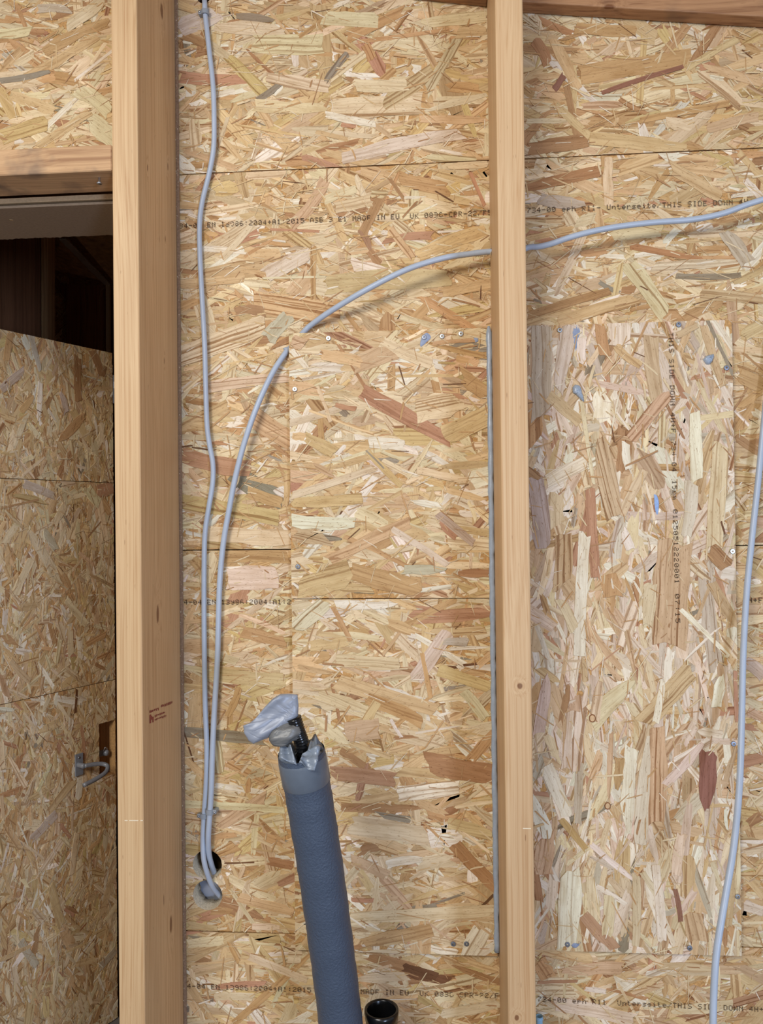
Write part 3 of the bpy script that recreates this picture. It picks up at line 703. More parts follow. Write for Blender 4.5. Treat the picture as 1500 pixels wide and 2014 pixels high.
blob('sealant_smear', PR, [(1122, 1858), (1128, 1853), (1137, 1855), (1142, 1852), (1134, 1862), (1127, 1863)], .0015, M_SMEAR, None, None, PR.obj)
blob('sealant_smear', PU, [(830, 660), (840, 655), (847, 664), (838, 674), (828, 682), (826, 676)], .0006, M_SMEAR, None, None, PU.obj)
blob('sealant_smear', PU, [(930, 666), (938, 664), (940, 671), (934, 674)], .0006, M_SMEAR, None, None, PU.obj)
blob('sealant_blob', PR, [(1125, 762), (1131, 757), (1140, 760), (1143, 770), (1147, 785), (1147, 791), (1140, 785), (1131, 776), (1126, 773)], .006, M_SEAL, 'glossy grey sealant drip with a tail on the pale patch board', 'sealant')
blob('sealant_blob', PR, [(1381, 708), (1387, 701), (1396, 698), (1402, 697), (1401, 706), (1396, 715), (1388, 717)], .006, M_SEAL, 'grey sealant drip beside the screw near the edge of the pale patch board', 'sealant')
blob('sealant_blob', R2, [(556, 686), (563, 683), (571, 683), (572, 689), (564, 692)], .003, M_SEAL, 'tiny grey sealant dab at the corner of the honey patch board', 'sealant')
# knots in the pale patch
M_KNOT = plain('knot_wood', (138, 92, 58), .7, 0, .2, .3, 300); M_KNOTC = plain('knot_heart', (214, 180, 138), .7, 0, .2, .2, 200)
for (x, y, r) in ((1164, 1412, 8), (1194, 1584, 7)):
    c = PR.pix(x, y); k = r/1560*1.33; V = []; F = []; n = 20
    for s_, h_ in ((1, .0024), (.98, .0026), (.72, .0027)):
        for i in range(n):
            th = 2*math.pi*i/n; V.append(PR.p3(c[0]+k*s_*math.cos(th)*.85, c[1]+k*s_*math.sin(th)*1.05, h_))
    for q in range(2):
        for i in range(n): F.append((q*n+i, q*n+(i+1) % n, (q+1)*n+(i+1) % n, (q+1)*n+i))
    F.append(tuple(2*n+i for i in range(n)))
    mesh_obj('knot', V, F, None, PR.obj, None, False, [M_KNOT, M_KNOTC], [0]*(len(F)-1)+[1])

# screws: pan with a star recess and a shank that reaches the wall
def screw_mesh(mat):
    V = []; F = []; I = []; n = 24
    prof = [(.0043, -.0002), (.0043, .0006), (.0037, .0012), (.0022, .0013)]
    for (r, h) in prof:
        for i in range(n): th = 2*math.pi*i/n; V.append((r*math.cos(th), -h, r*math.sin(th)))
    def star(i, s_): return s_*(.0017+.00035*math.cos(6*2*math.pi*i/n))
    for h in (.0013, -.0022):
        for i in range(n): th = 2*math.pi*i/n; r = star(i, 1); V.append((r*math.cos(th), -h, r*math.sin(th)))
    for q in range(5):
        for i in range(n): F.append((q*n+i, q*n+(i+1) % n, (q+1)*n+(i+1) % n, (q+1)*n+i)); I.append(0 if q < 4 else 1)
    F.append(tuple(5*n+i for i in range(n))); I.append(1)
    b = len(V)
    for h in (.0024, .026):
        for i in range(8): th = 2*math.pi*i/8; V.append((.0018*math.cos(th), h, .0018*math.sin(th)))
    for i in range(8): F.append((b+i, b+(i+1) % 8, b+8+(i+1) % 8, b+8+i)); I.append(0)
    me = bpy.data.meshes.new('screw'); me.from_pydata(V, [], F); me.materials.append(mat); me.materials.append(mat)
    me.polygons.foreach_set('material_index', I); me.update(); return me
SCR = screw_mesh(M_ZINC); SCRB = screw_mesh(M_ZINCD)
def screw(board, x, y, me):
    p = board.pix(x, y); w = board.p3(p[0], p[1], .0022)
    link(bpy.data.objects.new('screw', me), board.obj, w)
for x, y, m in ((646, 666, SCR), (834, 664, SCRB), (869, 662, SCR), (906, 657, SCR), (580, 766, SCR), (586, 1114, SCRB)): screw(PU, x, y, m)
for x, y, m in ((891, 1855, SCRB), (917, 1855, SCRB)): screw(PL, x, y, m)
for x, y, m in ((1100, 650, SCR), (1333, 639, SCRB), (1427, 724, SCRB), (1439, 1084, SCR), (1441, 1462, SCRB), (1449, 1762, SCR), (1115, 1856, SCRB), (1355, 1863, SCRB)): screw(PR, x, y, m)

# sealant bead down the stud
rs = random.Random(4); P = []; zt, zb = px(963, 642, YF).z, px(978, 1870, YF).z; n = 90
for i in range(n+1):
    z = zt+(zb-zt)*i/n; P.append((RL-.0046+rs.uniform(-.0005, .0005), YF-.0018+rs.uniform(-.0004, .0004), z))
rad = [(.0046+rs.uniform(-.0006, .0008)) for _ in range(n+1)]; rad[0] = .002
tag(tube('sealant_bead', P, lambda i: rad[i], M_SEAL, None, 10), 'glossy grey sealant bead running down the side of the timber stud', 'sealant')

# ------------------------------------------------------------------ cables
def cable(name, pts, r, label, n=7, grp='grey cables'):
    P = catmull([px(x, y, Y) for x, y, Y in pts], n)
    return tag(tube(name, P, r, M_CABLE, None, 14), label, 'cable', grp)
c1 = [(401, -14, .02), (401.5, -6, .006), (402.5, 8, -.009), (403, 25, -.010), (407, 60, -.009), (412, 105, -.010), (419, 170, -.011), (421, 235, -.012), (420, 290, -.011), (412, 338, -.010), (398, 395, -.009),
      (392.5, 440, -.009), (393, 500, -.009), (397, 580, -.011), (402, 670, -.013), (404.5, 760, -.013), (407, 835, -.013), (412, 875, -.013), (418.5, 912, -.013), (418, 950, -.012), (411, 995, -.011), (404, 1040, -.010), (401.5, 1090, -.010),
      (401, 1200, -.010), (402, 1300, -.010), (403.5, 1390, -.010), (406, 1450, -.010), (406.5, 1500, -.010), (404.5, 1555, -.0085), (401, 1605, -.0085), (399.0, 1645, -.010), (399.5, 1680, -.0145), (404, 1706, -.0155), (415, 1738, -.007), (427, 1756, .008), (440, 1769, .028)]
cable('electric_cable', c1, .0046, 'grey cable hanging from a clip by the ceiling, wavy, down into the lower drilled hole')
zc = cz
p_in = lambda X: (X, cy, cz)
L2 = [px(x, y, Y) for x, y, Y in [(950, 496, -.036), (920, 500, -.038), (870, 508, -.044), (800, 530, -.050), (720, 570, -.046), (650, 612, -.026), (612, 639, -.0095), (600, 650, -.0055), (584, 668, .0045), (570, 684, .0025), (560, 696, -.006), (535, 735, -.016), (505, 800, -.024), (480, 872, -.024), (462, 942, -.020), (450, 1005, -.016), (440, 1062, -.013), (433, 1130, -.011),
      (430, 1200, -.011), (427.5, 1300, -.011), (422, 1390, -.012), (418, 1470, -.0145), (415.5, 1550, -.0150), (412.5, 1600, -.0150), (409.5, 1645, -.0150), (410.5, 1678, -.0085), (416, 1702, .001), (421, 1716, .014), (424, 1724, .022), (426, 1729, .029)]]
R2c = [px(x, y, Y) for x, y, Y in [(1040, 486.5, -.036), (1060, 485, -.038), (1085, 479, -.040), (1120, 467, -.044), (1165, 455, -.046), (1220, 445, -.044), (1290, 437, -.040), (1360, 432, -.038), (1420, 420, -.040), (1470, 402, -.044), (1520, 386, -.05), (1600, 360, -.06), (1750, 330, -.03)]]
P = [Vector(v) for v in R2c[::-1]]+[Vector(p_in(RR+.004)), Vector(p_in((RL+RR)/2)), Vector(p_in(RL-.004))]+[Vector(v) for v in L2]
tag(tube('electric_cable', catmull(P, 7), .0050, M_CABLE, None, 14), 'grey cable passing through the timber stud and arching down into the upper drilled hole', 'cable', 'grey cables')
c3 = [(1530, 400, -.012), (1526, 560, -.012), (1515, 700, -.015), (1503, 820, -.020), (1490, 950, -.025), (1478, 1060, -.032), (1468, 1165, -.040), (1461, 1290, -.052), (1458, 1420, -.072), (1454, 1540, -.105), (1443, 1660, -.145), (1425, 1770, -.175), (1409, 1870, -.195), (1403, 1960, -.205), (1402, 2040, -.21), (1406, 2150, -.20), (1420, 2300, -.15), (1430, 2500, -.05)]
cable('electric_cable', c3, .0051, 'grey cable hanging loose in front of the pale patch board')

# cable clips: a C of plastic with a nail lug
def clip(name, x, y, Y, r, side, label, ang=0):
    c = px(x, y, Y); root = empty(name, c)
    tag(root, label, 'cable clip', 'cable clips')
    V = []; F = []; n = 18; wz = .0042
    for k in range(n+1):
        th = math.radians(-200+ 40 + 220*k/n) if side > 0 else math.radians(-20+220*k/n-20)
        for (rr, zz) in ((r, -wz), (r+.0019, -wz), (r+.0019, wz), (r, wz)):
            V.append(c+Vector((rr*math.cos(th), -abs(rr*math.sin(th)) if False else rr*math.sin(th)*-1 if side < 0 else rr*math.sin(th), zz)))
    for k in range(n):
        for j in range(4): F.append((k*4+j, k*4+(j+1) % 4, k*4+4+(j+1) % 4, k*4+4+j))
    F.append((3, 2, 1, 0)); F.append((n*4, n*4+1, n*4+2, n*4+3))
    mesh_obj('clip_body', V, F, M_CLIP, root, None, False)
    lx = c.x+side*(r+.0035)
    bm_obj('nail_lug', box_bm((lx-.0034, c.y-.0032, c.z-.0034), (lx+.0034, -.0012, c.z+.0034), .0012, 2), M_CLIP, root)
    V, F = lathe_data([(.0002, .0018), (.0016, .0016), (.0020, .0006), (.0020, 0), (.0009, -.0004), (.0009, -.006)], (lx, c.y-.0034, c.z), (0, -1, 0), 12)
    mesh_obj('nail', V, F, M_ZINC, root, None, True)
clip('cable_clip', 403.2, 25, -.010, .0052, -1, 'grey nail clip holding the wavy cable just under the hole at the top')
clip('cable_clip', 401, 1604, -.0085, .0052, -1, 'grey nail clip above the drilled holes, on the thinner wavy cable beside the timber stud')
clip('cable_clip', 412.6, 1596, -.015, .0053, 1, 'grey nail clip above the drilled holes, set higher than its twin')

# ------------------------------------------------------------------ doorway head
M_HEAD = wood('weathered_header', (224, 186, 142), (170, 130, 96), 0, 40, (), ((128, 108, 92), 16), .75, .05)
h1 = px(110, 340, -SD+.003)
hd = empty('door_header', (-.9, -SD/2, h1.z)); tag(hd, 'weathered timber header across the top of the doorway', 'beam')
zt = px(110, 289, -SD+.003).z
bm_obj('timber', box_bm((-1.25, -SD+.003, h1.z), (XL-.0022, -.102, zt), .0015, 1), M_HEAD, hd)
sc = px(198, 352, -.15); V, F = lathe_data([(.0001, -.010), (.0042, -.010), (.0042, -.0085), (.0018, -.0065), (.0018, .001)], (sc.x, -.155, h1.z), (0, 0, 1), 16)
mesh_obj('screw', V, F, M_ZINC, hd, None, True)
ln = empty('door_lining', (-.9, -.05, px(110, 402, -.09).z)); tag(ln, 'fibreboard lining of the doorway head with a torn rear edge', 'lining')
zz = px(110, 406, -.092).z; z2 = px(110, 383, -.095).z
bm_obj('upper_sheet', box_bm((-1.25, -.095, z2-.011), (XL-.001, .05, h1.z-.0005), .0004, 1), M_FIBEDGE, ln)
bm_obj('gap_batten', box_bm((-1.25, -.085, zz+.0042), (XL-.001, .05, z2-.0105), .0003, 1), M_FIBRE, ln)
V = []; F = []; n = 160; rs = random.Random(8); x0_, x1_ = -1.25, XL-.001
for i in range(n+1):
    x = x0_+(x1_-x0_)*i/n; e = .045+rs.uniform(-.002, .004)*(1 if i % 2 else 0)
    V += [(x, -.093, zz), (x, e, zz), (x, -.093, zz+.0042), (x, e, zz+.0042)]
for i in range(n):
    a = i*4; b = a+4
    F += [(a, a+1, b+1, b), (a+2, b+2, b+3, a+3), (a, b, b+2, a+2), (a+1, a+3, b+3, b+1)]
mesh_obj('lower_sheet', V, F, M_FIBRE, ln)
V, F = lathe_data([(.0001, 0), (.003, -.0004), (.0034, .0)], (px(19, 426, -.05).x, -.045, zz-.0004), (0, 0, 1), 12)
mesh_obj('filled_nail_head', V, F, M_FIBEDGE, ln, None, True)

# ------------------------------------------------------------------ slanting strand board panel beyond the doorway
E0 = pxd(223, 1010, 2.05); vp = FWD + RGT*((1701-750)/FPX); D_ = Vector((vp.x, vp.y, 0)).normalized()
NRM = Vector((D_.y, -D_.x, 0)); 
top = pxp(223, 695, E0, NRM).z
LEN = .80; O_ = Vector((E0.x, E0.y, FLOOR_Z+.004))-D_*LEN
pan = bm_obj('strand_board_panel', slab_bm([O_, O_+D_*LEN, O_+D_*LEN+Vector((0, 0, top-O_.z)), O_+Vector((0, 0, top-O_.z))], NRM, .022), M_CORE)
tag(pan, 'dull strand board panel standing aslant beyond the doorway, with a cut slot', 'board')
BP = Board(O_, D_, (0, 0, 1), pan, (0, LEN, 0, top-O_.z), 51, .0018)
sa = BP.pix(194, 1424); sb = BP.pix(229, 1520)
bmc = slab_bm([BP.p3(sa[0], sb[1], .03), BP.p3(sb[0]-.004, sb[1], .03), BP.p3(sb[0]-.004, sa[1], .03), BP.p3(sa[0], sa[1], .03)], NRM, .08)
carve(pan, [bm_obj('cutter', bmc, None)]); BP.holes.append(('r', sa[0], sb[0]-.004, sb[1], sa[1]))
WTP = dict(WT)
sv = [BP.pix(60, 943)[1], BP.pix(100, 1364)[1]]; full = BP.box; SG = .0016
for v in sv:                                # open joints between the three boards of the panel
    bmc = slab_bm([BP.p3(-.02, v-SG/2, .01), BP.p3(LEN+.02, v-SG/2, .01), BP.p3(LEN+.02, v+SG/2, .01), BP.p3(-.02, v+SG/2, .01)], NRM, .026)
    carve(pan, [bm_obj('cutter', bmc, None)])
bands = [(0, LEN, a_, b_) for a_, b_ in ((0, sv[1]-SG/2), (sv[1]+SG/2, sv[0]-SG/2), (sv[0]+SG/2, full[3]))]
for bd in bands:
    BP.box = bd; BP.fill(7400, 90, WTP, .74, hmax=.0013, spread=26, wild=.34); BP.slivers(1900, 90, .74)
BP.box = full
PTX = """116 868 165 817 16 O .2|78 752 76 828 9 W .2|40 808 64 780 12 O .2|0 765 48 728 14 L .3|44 906 66 898 8 P .1|105 1030 128 990 14 P .2|191 966 222 956 22 R .2|120 1490 142 1540 5 B .3
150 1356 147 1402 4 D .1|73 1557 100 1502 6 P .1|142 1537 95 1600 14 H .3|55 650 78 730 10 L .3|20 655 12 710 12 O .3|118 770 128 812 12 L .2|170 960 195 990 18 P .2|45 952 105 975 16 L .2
0 1000 75 982 4 B .1|85 1040 110 1080 14 L .2|60 1100 30 1170 14 P .2|130 1180 170 1230 12 P .2|180 690 200 740 14 B .2|150 700 155 790 14 B .2|20 1300 60 1340 12 T .2|60 1650 110 1600 16 L .2
100 1740 120 1820 14 H .3|150 1640 140 1720 10 P .2|40 1850 70 1900 12 L .2|0 1888 60 1860 8 H .2|195 1900 226 1870 12 L .2"""
for it in PTX.replace('\n', '|').split('|'):
    f_ = it.split()
    if len(f_) == 7:
        vm = BP.pix((float(f_[0])+float(f_[2]))/2, (float(f_[1])+float(f_[3]))/2)[1]
        BP.box = next((b_ for b_ in bands if b_[2] <= vm <= b_[3]), full); place(BP, it)
BP.box = full

# timber rail and latch tongue seen through the slot
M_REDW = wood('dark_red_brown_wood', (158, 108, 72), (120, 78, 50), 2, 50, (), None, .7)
M_BROWNW = wood('brown_wood_edge', (212, 174, 122), (178, 136, 88), 2, 60, (), None, .7)
q0 = BP.p3(sa[0]-.06, sb[1]-.15, -.055)
o = bm_obj('timber_rail', slab_bm([q0, q0+D_*.16, q0+D_*.16+Vector((0, 0, .45)), q0+Vector((0, 0, .45))], NRM, .03), M_BROWNW)
tag(o, 'brown timber rail visible through the slot in the slanting panel', 'timber rail')
lt_ = BP.pix(196, 1488); lc = BP.p3(lt_[0], lt_[1], -.02)
tg = empty('latch_tongue', lc); tag(tg, 'small grey metal latch tongue inside the slot of the panel', 'latch')
def rod(name, P, r, mat, par, n=8, k=6): return tube(name, catmull(P, k), r, mat, par, n)
bq = [BP.p3(lt_[0]-.025, lt_[1]-.008, -.018), BP.p3(lt_[0]+.026, lt_[1]-.008, -.018), BP.p3(lt_[0]+.026, lt_[1]+.008, -.018), BP.p3(lt_[0]-.025, lt_[1]+.008, -.018)]
bm_obj('tongue_plate', slab_bm(bq, NRM, .004, .001), M_PGREY, tg)
V, F = lathe_data([(.0001, .012), (.007, .011), (.0085, .004), (.0085, -.004)], BP.p3(lt_[0]+.03, lt_[1], -.018), NRM, 16); mesh_obj('roller', V, F, M_PGREY, tg, None, True)
rod('pin', [BP.p3(lt_[0]+.02, lt_[1]+.006, -.012), BP.p3(lt_[0]+.024, lt_[1]+.016, -.008), BP.p3(lt_[0]+.031, lt_[1]+.010, -.008)], .0015, M_ZINC, tg)
# the hook handle on the panel face
hp = BP.pix(153, 1500); hl = BP.p3(hp[0], hp[1], .002)
hk = empty('hook_handle', hl); tag(hk, 'grey metal hook handle on a small plate screwed to the slanting panel', 'handle')
pa = BP.pix(145, 1484); pb = BP.pix(161, 1522)
bq = [BP.p3(pa[0], pb[1], .0062), BP.p3(pb[0], pb[1], .0062), BP.p3(pb[0], pa[1], .0062), BP.p3(pa[0], pa[1], .0062)]
pl_ = bm_obj('plate', slab_bm(bq, NRM, .0035, .001), M_PGREY, hk)
V, F = lathe_data([(.0001, .0008), (.003, .0006), (.0033, 0)], BP.p3((pa[0]+pb[0])/2, pa[1]-.010, .0062), NRM, 12); mesh_obj('screw', V, F, M_ZINC, pl_, None, True)
V, F = lathe_data([(.0001, .022), (.006, .022), (.0065, .018), (.0065, 0)], BP.p3(pb[0]-.014, (pa[1]+pb[1])/2, .0062), NRM, 16); mesh_obj('spindle', V, F, M_PGREY, hk, None, True)
m_ = (pa[1]+pb[1])/2
rod('hook_rod', [BP.p3(pb[0]-.012, m_, .026), BP.p3(pb[0]+.012, m_-.002, .030), BP.p3(pb[0]+.034, m_-.006, .036), BP.p3(pb[0]+.040, m_-.012, .048), BP.p3(pb[0]+.022, m_-.020, .062), BP.p3(pb[0]-.012, m_-.026, .068), BP.p3(pb[0]-.048, m_-.030, .070)], .0054, M_PGREY, hk, 10)

# ------------------------------------------------------------------ the dark room behind
ROOM_Y = 2.5
M_BACKOSB = plain('far_strand_board', (206, 170, 120), .85, 0, .1, .3, 40)
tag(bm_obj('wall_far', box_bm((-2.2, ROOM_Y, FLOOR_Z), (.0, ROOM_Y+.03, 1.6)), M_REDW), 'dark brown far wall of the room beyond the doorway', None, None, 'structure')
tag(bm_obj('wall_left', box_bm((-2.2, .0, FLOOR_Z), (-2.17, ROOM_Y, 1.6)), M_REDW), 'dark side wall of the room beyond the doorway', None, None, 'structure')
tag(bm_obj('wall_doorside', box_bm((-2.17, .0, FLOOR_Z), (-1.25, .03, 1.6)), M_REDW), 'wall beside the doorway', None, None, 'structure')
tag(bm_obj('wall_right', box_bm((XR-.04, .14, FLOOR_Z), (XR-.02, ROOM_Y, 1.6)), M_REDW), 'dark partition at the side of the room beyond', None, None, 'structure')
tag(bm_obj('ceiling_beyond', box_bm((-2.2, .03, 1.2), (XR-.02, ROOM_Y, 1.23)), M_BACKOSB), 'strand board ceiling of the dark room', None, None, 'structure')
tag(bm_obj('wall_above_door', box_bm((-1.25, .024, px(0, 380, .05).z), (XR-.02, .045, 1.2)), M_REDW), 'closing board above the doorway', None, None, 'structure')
def quadbox(name, P, n, t, mat, lab, cat, bev=.001):
    return tag(bm_obj(name, slab_bm(P, n, t, bev), mat), lab, cat)
def qp(pts, Y): return [px(x, y, Y) for x, y in pts]
# a boarded partition nearer than the far wall: dark plank, its pale edge, the strand board bay, a second plank, a pale trim strip
Yp = 1.15
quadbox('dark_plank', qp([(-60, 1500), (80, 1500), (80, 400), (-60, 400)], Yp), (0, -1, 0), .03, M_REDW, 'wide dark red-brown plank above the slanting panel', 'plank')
quadbox('pale_post', qp([(81, 1500), (94, 1500), (94, 400), (81, 400)], Yp-.02), (0, -1, 0), .05, M_BROWNW, 'narrow ochre post edge between dark planks in the back room', 'post')
Yq = 1.62
def zfloor(P): return [Vector((p.x, p.y, FLOOR_Z)) if i < 2 else p for i, p in enumerate(P)]
ob = bm_obj('recessed_board', slab_bm(zfloor(qp([(70, 1100), (133, 1100), (133, 545), (70, 545)], Yq)), (0, -1, 0), .012), M_CORE)
tag(ob, 'strand board recessed between the dark planks of the back room', 'board')
q = qp([(70, 760), (133, 760), (133, 545), (70, 545)], Yq); bb = Board(q[0], (1, 0, 0), (0, 0, 1), ob, (0, (q[1]-q[0]).x, 0, (q[3]-q[0]).z), 71)
bb.fill(5000, 60, WTP, .8)
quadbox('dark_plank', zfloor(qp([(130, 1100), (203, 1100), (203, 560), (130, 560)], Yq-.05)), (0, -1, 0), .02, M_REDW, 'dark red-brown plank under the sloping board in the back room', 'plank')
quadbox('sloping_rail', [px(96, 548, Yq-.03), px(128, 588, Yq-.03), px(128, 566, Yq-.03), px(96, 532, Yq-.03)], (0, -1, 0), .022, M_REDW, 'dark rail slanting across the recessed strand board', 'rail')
quadbox('trim_strip', zfloor(qp([(207.5, 1100), (215, 1100), (215, 560), (207.5, 560)], Yq-.08)), (0, -1, 0), .012, plain('pale_trim', (206, 190, 160), .6), 'pale upright trim strip in the corner of the back room', 'trim')
# undersides of sloping boards either side of a light metal profile
def soffit(P, lab):
    n = (P[1]-P[0]).cross(P[3]-P[0]); n = n if n.z < 0 else -n
    o = bm_obj('sloping_board', slab_bm(P, n, .012), M_BACKOSB); return tag(o, lab, 'board')
Y0, Y1 = Yp+.05, Yq-.075
soffit([px(96, 430, Y0), px(118, 461, Y0+.01), px(206, 553, Y1), px(96, 528, Y1)], 'ochre sloping board under the ceiling of the back room')
soffit([px(140, 455, Y0), px(240, 455, Y0), px(240, 548, Y1), px(222, 552, Y1)], 'dim strand board soffit beyond the pale metal profile in the back room')
pr = [px(124, 463, Y0), px(212, 553, Y1)]; w_ = Vector((.012, 0, 0))
quadbox('metal_profile', [p+Vector((0, -.004, -.016))+k*w_ for p, k in ((pr[0], -1), (pr[0], 1), (pr[1], 1), (pr[1], -1))], Vector((0, -.4, -1)), .006, plain('pale_metal_profile', (200, 198, 192), .4, .2), 'pale metal profile running diagonally under the back room ceiling', 'profile')
tag(tube('thin_wire', catmull([px(x, y, Yq-.1) for x, y in ((206, 566), (199, 572), (196, 590), (196.5, 620), (201, 660), (206, 700), (207, 760))], 5), .0013, plain('ochre_wire', (150, 116, 60), .5), None, 6), 'thin ochre wire looping down beside the pale trim strip', 'wire')
# grey block with a near-white tab on the free edge of the panel
mc = E0+D_*.001; mc.z = pxp(223, 760, E0, NRM).z
ct = bm_obj('edge_block', slab_bm([mc+NRM*.004+Vector((0, 0, -.045)), mc+NRM*.004+D_*.010+Vector((0, 0, -.045)), mc+NRM*.004+D_*.010+Vector((0, 0, .03)), mc+NRM*.004+Vector((0, 0, .03))], NRM, .02, .001), M_ZINCD, pan); ct['label'] = 'grey block with a white tab'
bm_obj('edge_tab', slab_bm([mc+NRM*.012+Vector((0, 0, -.006)), mc+NRM*.012+D_*.016+Vector((0, 0, -.006)), mc+NRM*.012+D_*.016+Vector((0, 0, .012)), mc+NRM*.012+Vector((0, 0, .012))], NRM, .009, .001), plain('bright_white', (244, 246, 250), .25, .2), ct)

# ------------------------------------------------------------------ grey insulated pipe with taped top
M_FOAM = plain('grey_foam_sleeve', (74, 86, 104), .42, 0, .5, .10, 300, .9, .0017)
def tape(name, rgb, rough):
    m, nt, N, L, b = newmat(name); nb = NB(nt); pos = N.new('ShaderNodeNewGeometry').outputs['Position']
    b.inputs['Base Color'].default_value = (*lin(rgb), 1); b.inputs['Roughness'].default_value = rough; b.inputs['Metallic'].default_value = .1
    w = nb.noise(nb.vmath('MULTIPLY', pos, (1, 1, 1.8)).outputs[0], 20, 2, .5, .8)
    ridge = nb.math('ABSOLUTE', nb.math('SUBTRACT', w, .5))
    nb.bump(nb.math('POWER', ridge, .6), .5, .006, b); return m
M_TAPE = tape('silver_duct_tape', (150, 156, 168), .42)
M_TAPED = tape('dull_duct_tape', (118, 118, 116), .42)
M_TAPEF = tape('flap_duct_tape', (132, 142, 154), .36)
M_TAPE2 = plain('clear_grey_tape', (104, 114, 126), .3, .05, .6, .08, 60, .15, .001)
axis_px = [(592, 1478, -.285), (603, 1540, -.275), (613, 1600, -.265), (629, 1700, -.248), (643, 1800, -.230), (657, 1905, -.212), (670, 2014, -.194), (682, 2140, -.176)]
AX = [px(x, y, Y) for x, y, Y in axis_px]; last = AX[-1]; AX.append(Vector((last.x-.016, last.y+.02, FLOOR_Z+.001)))
PR_ = .0328; AXS = catmull(AX, 8); rs = random.Random(6)
pipe = empty('insulated_pipe', (AXS[-1].x, AXS[-1].y, FLOOR_Z)); tag(pipe, 'blue-grey foam insulated pipe leaning before the wall, top wrapped in silver tape', 'pipe')
V, F = [], []
Vd, Fd = tube_data(AXS, lambda i: PR_*(1+.012*math.sin(i*1.1)+.008*math.sin(i*2.7)), 40, False)
mesh_obj('foam_sleeve', Vd, Fd, M_FOAM, pipe, None, True)
A0 = AXS[0]; AD = (AXS[0]-AXS[4]).normalized()     # axis up the pipe at its top
def jj(i, th, r, h):
    w = math.sin(3*th+.5)*.5+math.sin(7*th+1)*.3
    if i <= 2: return r, h
    if i == 3: return r*(1+.03*w), h+.002*w
    return max(r*(1+.22*w+.10*math.sin(5*th)), .004), h+.006*math.sin(4*th+1)+.004*math.sin(9*th)
V, F = lathe_data([(PR_+.0006, -.046), (PR_+.0014, -.045), (PR_+.0012, -.012), (PR_-.001, .0005), (PR_*.80, .002), (PR_*.52, -.006), (PR_*.36, -.026)], A0, AD, 48, jj)
mesh_obj('tape_collar', V, F, M_TAPE2, pipe, None, True)
# flaps of tape lying over the rim
def sheet(name, pts3, nu, nv, fn, mat, par, th=.0008):
    """a crumpled sheet: bilinear patch of four corners with folds, given real thickness"""
    a, b, c, d = [Vector(p) for p in pts3]; n = (b-a).cross(d-a).normalized(); V = []; F = []
    for s_ in (0, 1):
        for i in range(nu+1):
            for k in range(nv+1):
                u, v = i/nu, k/nv; p = a*(1-u)*(1-v)+b*u*(1-v)+c*u*v+d*(1-u)*v
                V.append(p+n*(fn(u, v)-s_*th))
    m = (nu+1)*(nv+1); W = nv+1
    for i in range(nu):
        for k in range(nv):
            q = (i*W+k, (i+1)*W+k, (i+1)*W+k+1, i*W+k+1); F.append(q); F.append(tuple(m+x for x in q[::-1]))
    rim = [i*W for i in range(nu+1)]+[nu*W+k for k in range(1, W)]+[i*W+nv for i in range(nu-1, -1, -1)]+[k for k in range(nv-1, 0, -1)]
    for x, y in zip(rim, rim[1:]+rim[:1]): F.append((x, m+x, m+y, y))
    return mesh_obj(name, V, F, mat, par, None, True)
YT = A0.y
sheet('tape_flap', [px(548, 1492, YT-.034), px(583, 1503, YT-.040), px(572, 1466, YT-.026), px(552, 1462, YT-.020)], 8, 8, lambda u, v: .003*math.sin(5*u+2*v)+.002*math.sin(9*u), M_TAPEF, pipe)
sheet('tape_flap', [px(586, 1502, YT-.040), px(618, 1516, YT-.036), px(632, 1462, YT-.018), px(596, 1480, YT-.024)], 10, 10, lambda u, v: .004*math.sin(6*u+3*v+1)+.002*math.sin(13*v+4*u), M_TAPEF, pipe)
sheet('tape_flap', [px(604, 1478, YT-.022), px(624, 1482, YT-.026), px(622, 1448, YT-.006), px(612, 1458, YT-.006)], 6, 6, lambda u, v: .003*math.sin(7*u+2*v), M_TAPEF, pipe)
# corrugated conduit leaning out of the opening
ce = [A0-AD*.06, A0-AD*.02+Vector((0, -.002, 0)), px(593, 1462, YT-.010), px(586, 1440, YT-.014), px(578, 1412, YT-.018)]
CP = catmull(ce, 16)
tube('conduit', CP, lambda i: .0098+.0011*math.sin(i*2.1), M_BLACK, pipe, 20)
# tape wrapped round the conduit, crumpled into a cup
CU = px(561, 1444, YT-.022); ux = (px(592, 1428, YT-.018)-px(532, 1452, YT-.026)).normalized(); V = []; F = []; nu, nv = 20, 30
uy = Vector((0, -1, 0)); uy = (uy-ux*uy.dot(ux)).normalized(); uz = ux.cross(uy)
for i in range(nu+1):
    t = -1+2*i/nu; pr_ = max(0, 1-abs(t)**2.6)**.5
    for k in range(nv):
        th = 2*math.pi*k/nv; cr = 1+.10*math.sin(3*th+4*t)+.07*math.sin(7*th-3*t)+.05*math.sin(11*th+9*t)
        V.append(CU+ux*(.0235*t)+uy*(.012*pr_*cr*math.cos(th))+uz*(.0135*pr_*cr*math.sin(th)))
for i in range(nu):
    for k in range(nv): F.append((i*nv+k, i*nv+(k+1) % nv, (i+1)*nv+(k+1) % nv, (i+1)*nv+k))
mesh_obj('tape_wrap', V, F, M_TAPED, pipe, None, True)
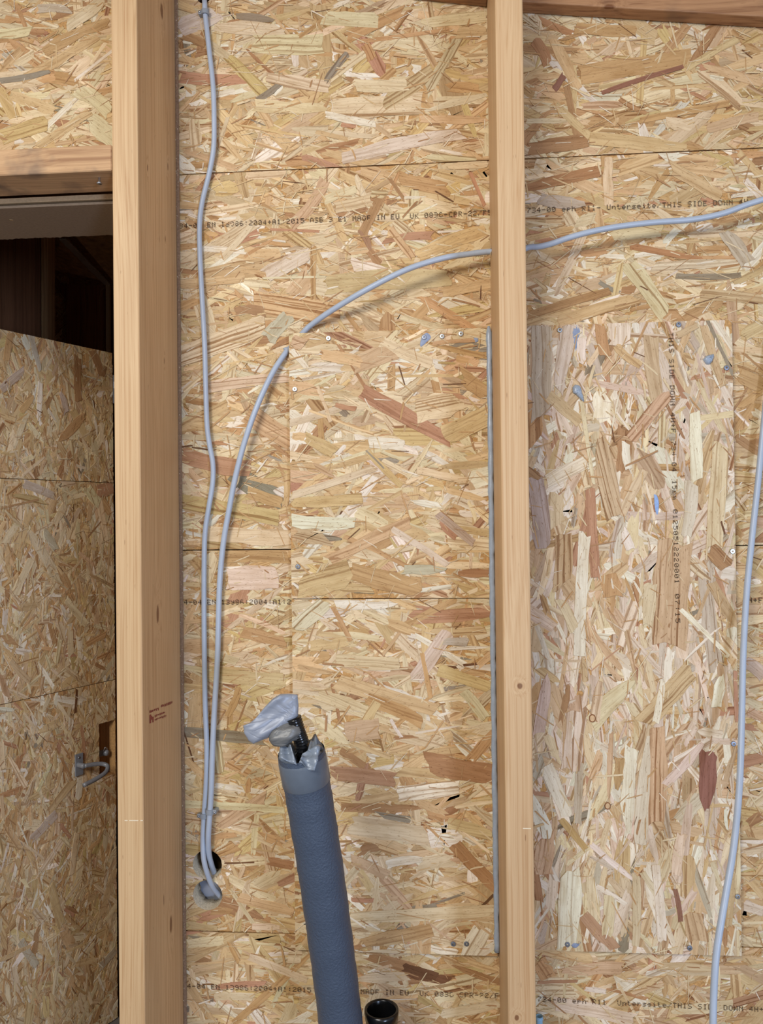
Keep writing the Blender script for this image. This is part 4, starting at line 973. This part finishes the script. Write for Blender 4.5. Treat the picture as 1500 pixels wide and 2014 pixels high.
# the big folded tape flag
OUT = [(585, 1366), (568, 1364.5), (551, 1365), (536, 1374), (520, 1391), (503, 1412), (492, 1421), (478, 1427), (480, 1442), (489, 1457), (498, 1463), (520, 1454), (545, 1445), (562, 1437), (577, 1424), (586, 1408), (587, 1388)]
P2 = [Vector((x, y, 0)) for x, y in OUT]; cc = Vector((545, 1412, 0)); V = []; F = []
RN = [(1.0, 0.0), (.97, .3), (.9, .5), (.82, .65), (.72, .77), (.62, .86), (.52, .92), (.42, .96), (.32, .98), (.22, 1.0), (.1, 1.0)]; m = len(P2)*5
def dense(P): 
    o = []
    for i in range(len(P)):
        a, b = P[i], P[(i+1) % len(P)]
        for k in range(5): o.append(a.lerp(b, k/5))
    return o
P2 = dense(P2)
def fold(x, y):
    t = (x-478)/110; s_ = (y+.55*(x-500)-1430)/30
    tri = lambda q: 2*abs(2*(q-math.floor(q+.5)))-1
    env = math.sin(math.pi*min(max(t*.9+.05, 0), 1))
    return .0026*tri(s_*.55+.1)*env+.0010*math.sin(s_*7+t*4)*env+.0014*math.sin(t*9-s_*2)
for side in (1, -1):
    for s_, h_ in RN:
        for p in P2:
            q = cc+(p-cc)*s_
            Y = YT-.020+(q.x-545)/110*.016 - side*(.0006+.0055*h_) - (fold(q.x, q.y)*min(1, h_*2))
            V.append(px(q.x, q.y, Y))
for sd in (0, 1):
    o_ = sd*len(RN)*m
    for r in range(len(RN)-1):
        for i in range(m):
            q = (o_+r*m+i, o_+r*m+(i+1) % m, o_+(r+1)*m+(i+1) % m, o_+(r+1)*m+i); F.append(q if sd == 0 else q[::-1])
    e = tuple(o_+(len(RN)-1)*m+i for i in range(m)); F.append(e if sd == 0 else e[::-1])
for i in range(m): F.append((i, len(RN)*m+i, len(RN)*m+(i+1) % m, (i+1) % m))
fl = mesh_obj('tape_flag', V, F, M_TAPE, pipe, None, True); fl['label'] = 'crumpled silver tape flag'

# ------------------------------------------------------------------ black drain pipe and blue tube at the foot
bc = px(750, 1992, -.15); br_ = .0248
bp = empty('drain_pipe', (bc.x, bc.y, FLOOR_Z)); tag(bp, 'glossy black plastic drain pipe with an open rimmed top beside the foam pipe', 'pipe')
V, F = lathe_data([(br_-.003, -.06), (br_-.003, .004), (br_-.001, .007), (br_+.0016, .006), (br_+.002, .001), (br_+.001, -.008), (br_, -.009), (br_, FLOOR_Z-bc.z)], bc, (0, 0, 1), 40)
mesh_obj('pipe_wall', V, F, M_BLACK, bp, None, True)
V, F = lathe_data([(.0001, -.055), (br_-.003, -.055)], bc, (0, 0, 1), 24); mesh_obj('pipe_bottom', V, F, M_BLACK, bp)
u0 = px(1060, 1999, -.03)
V, F = lathe_data([(.0045, -.02), (.0045, .0), (.0062, .001), (.0062, -.004), (.0056, -.006), (.0056, FLOOR_Z-u0.z)], u0, (0, 0, 1), 20)
tag(mesh_obj('plastic_tube', V, F, M_BLUE, None, (u0.x, u0.y, FLOOR_Z), True), 'light blue plastic tube end at the foot of the stud', 'tube')
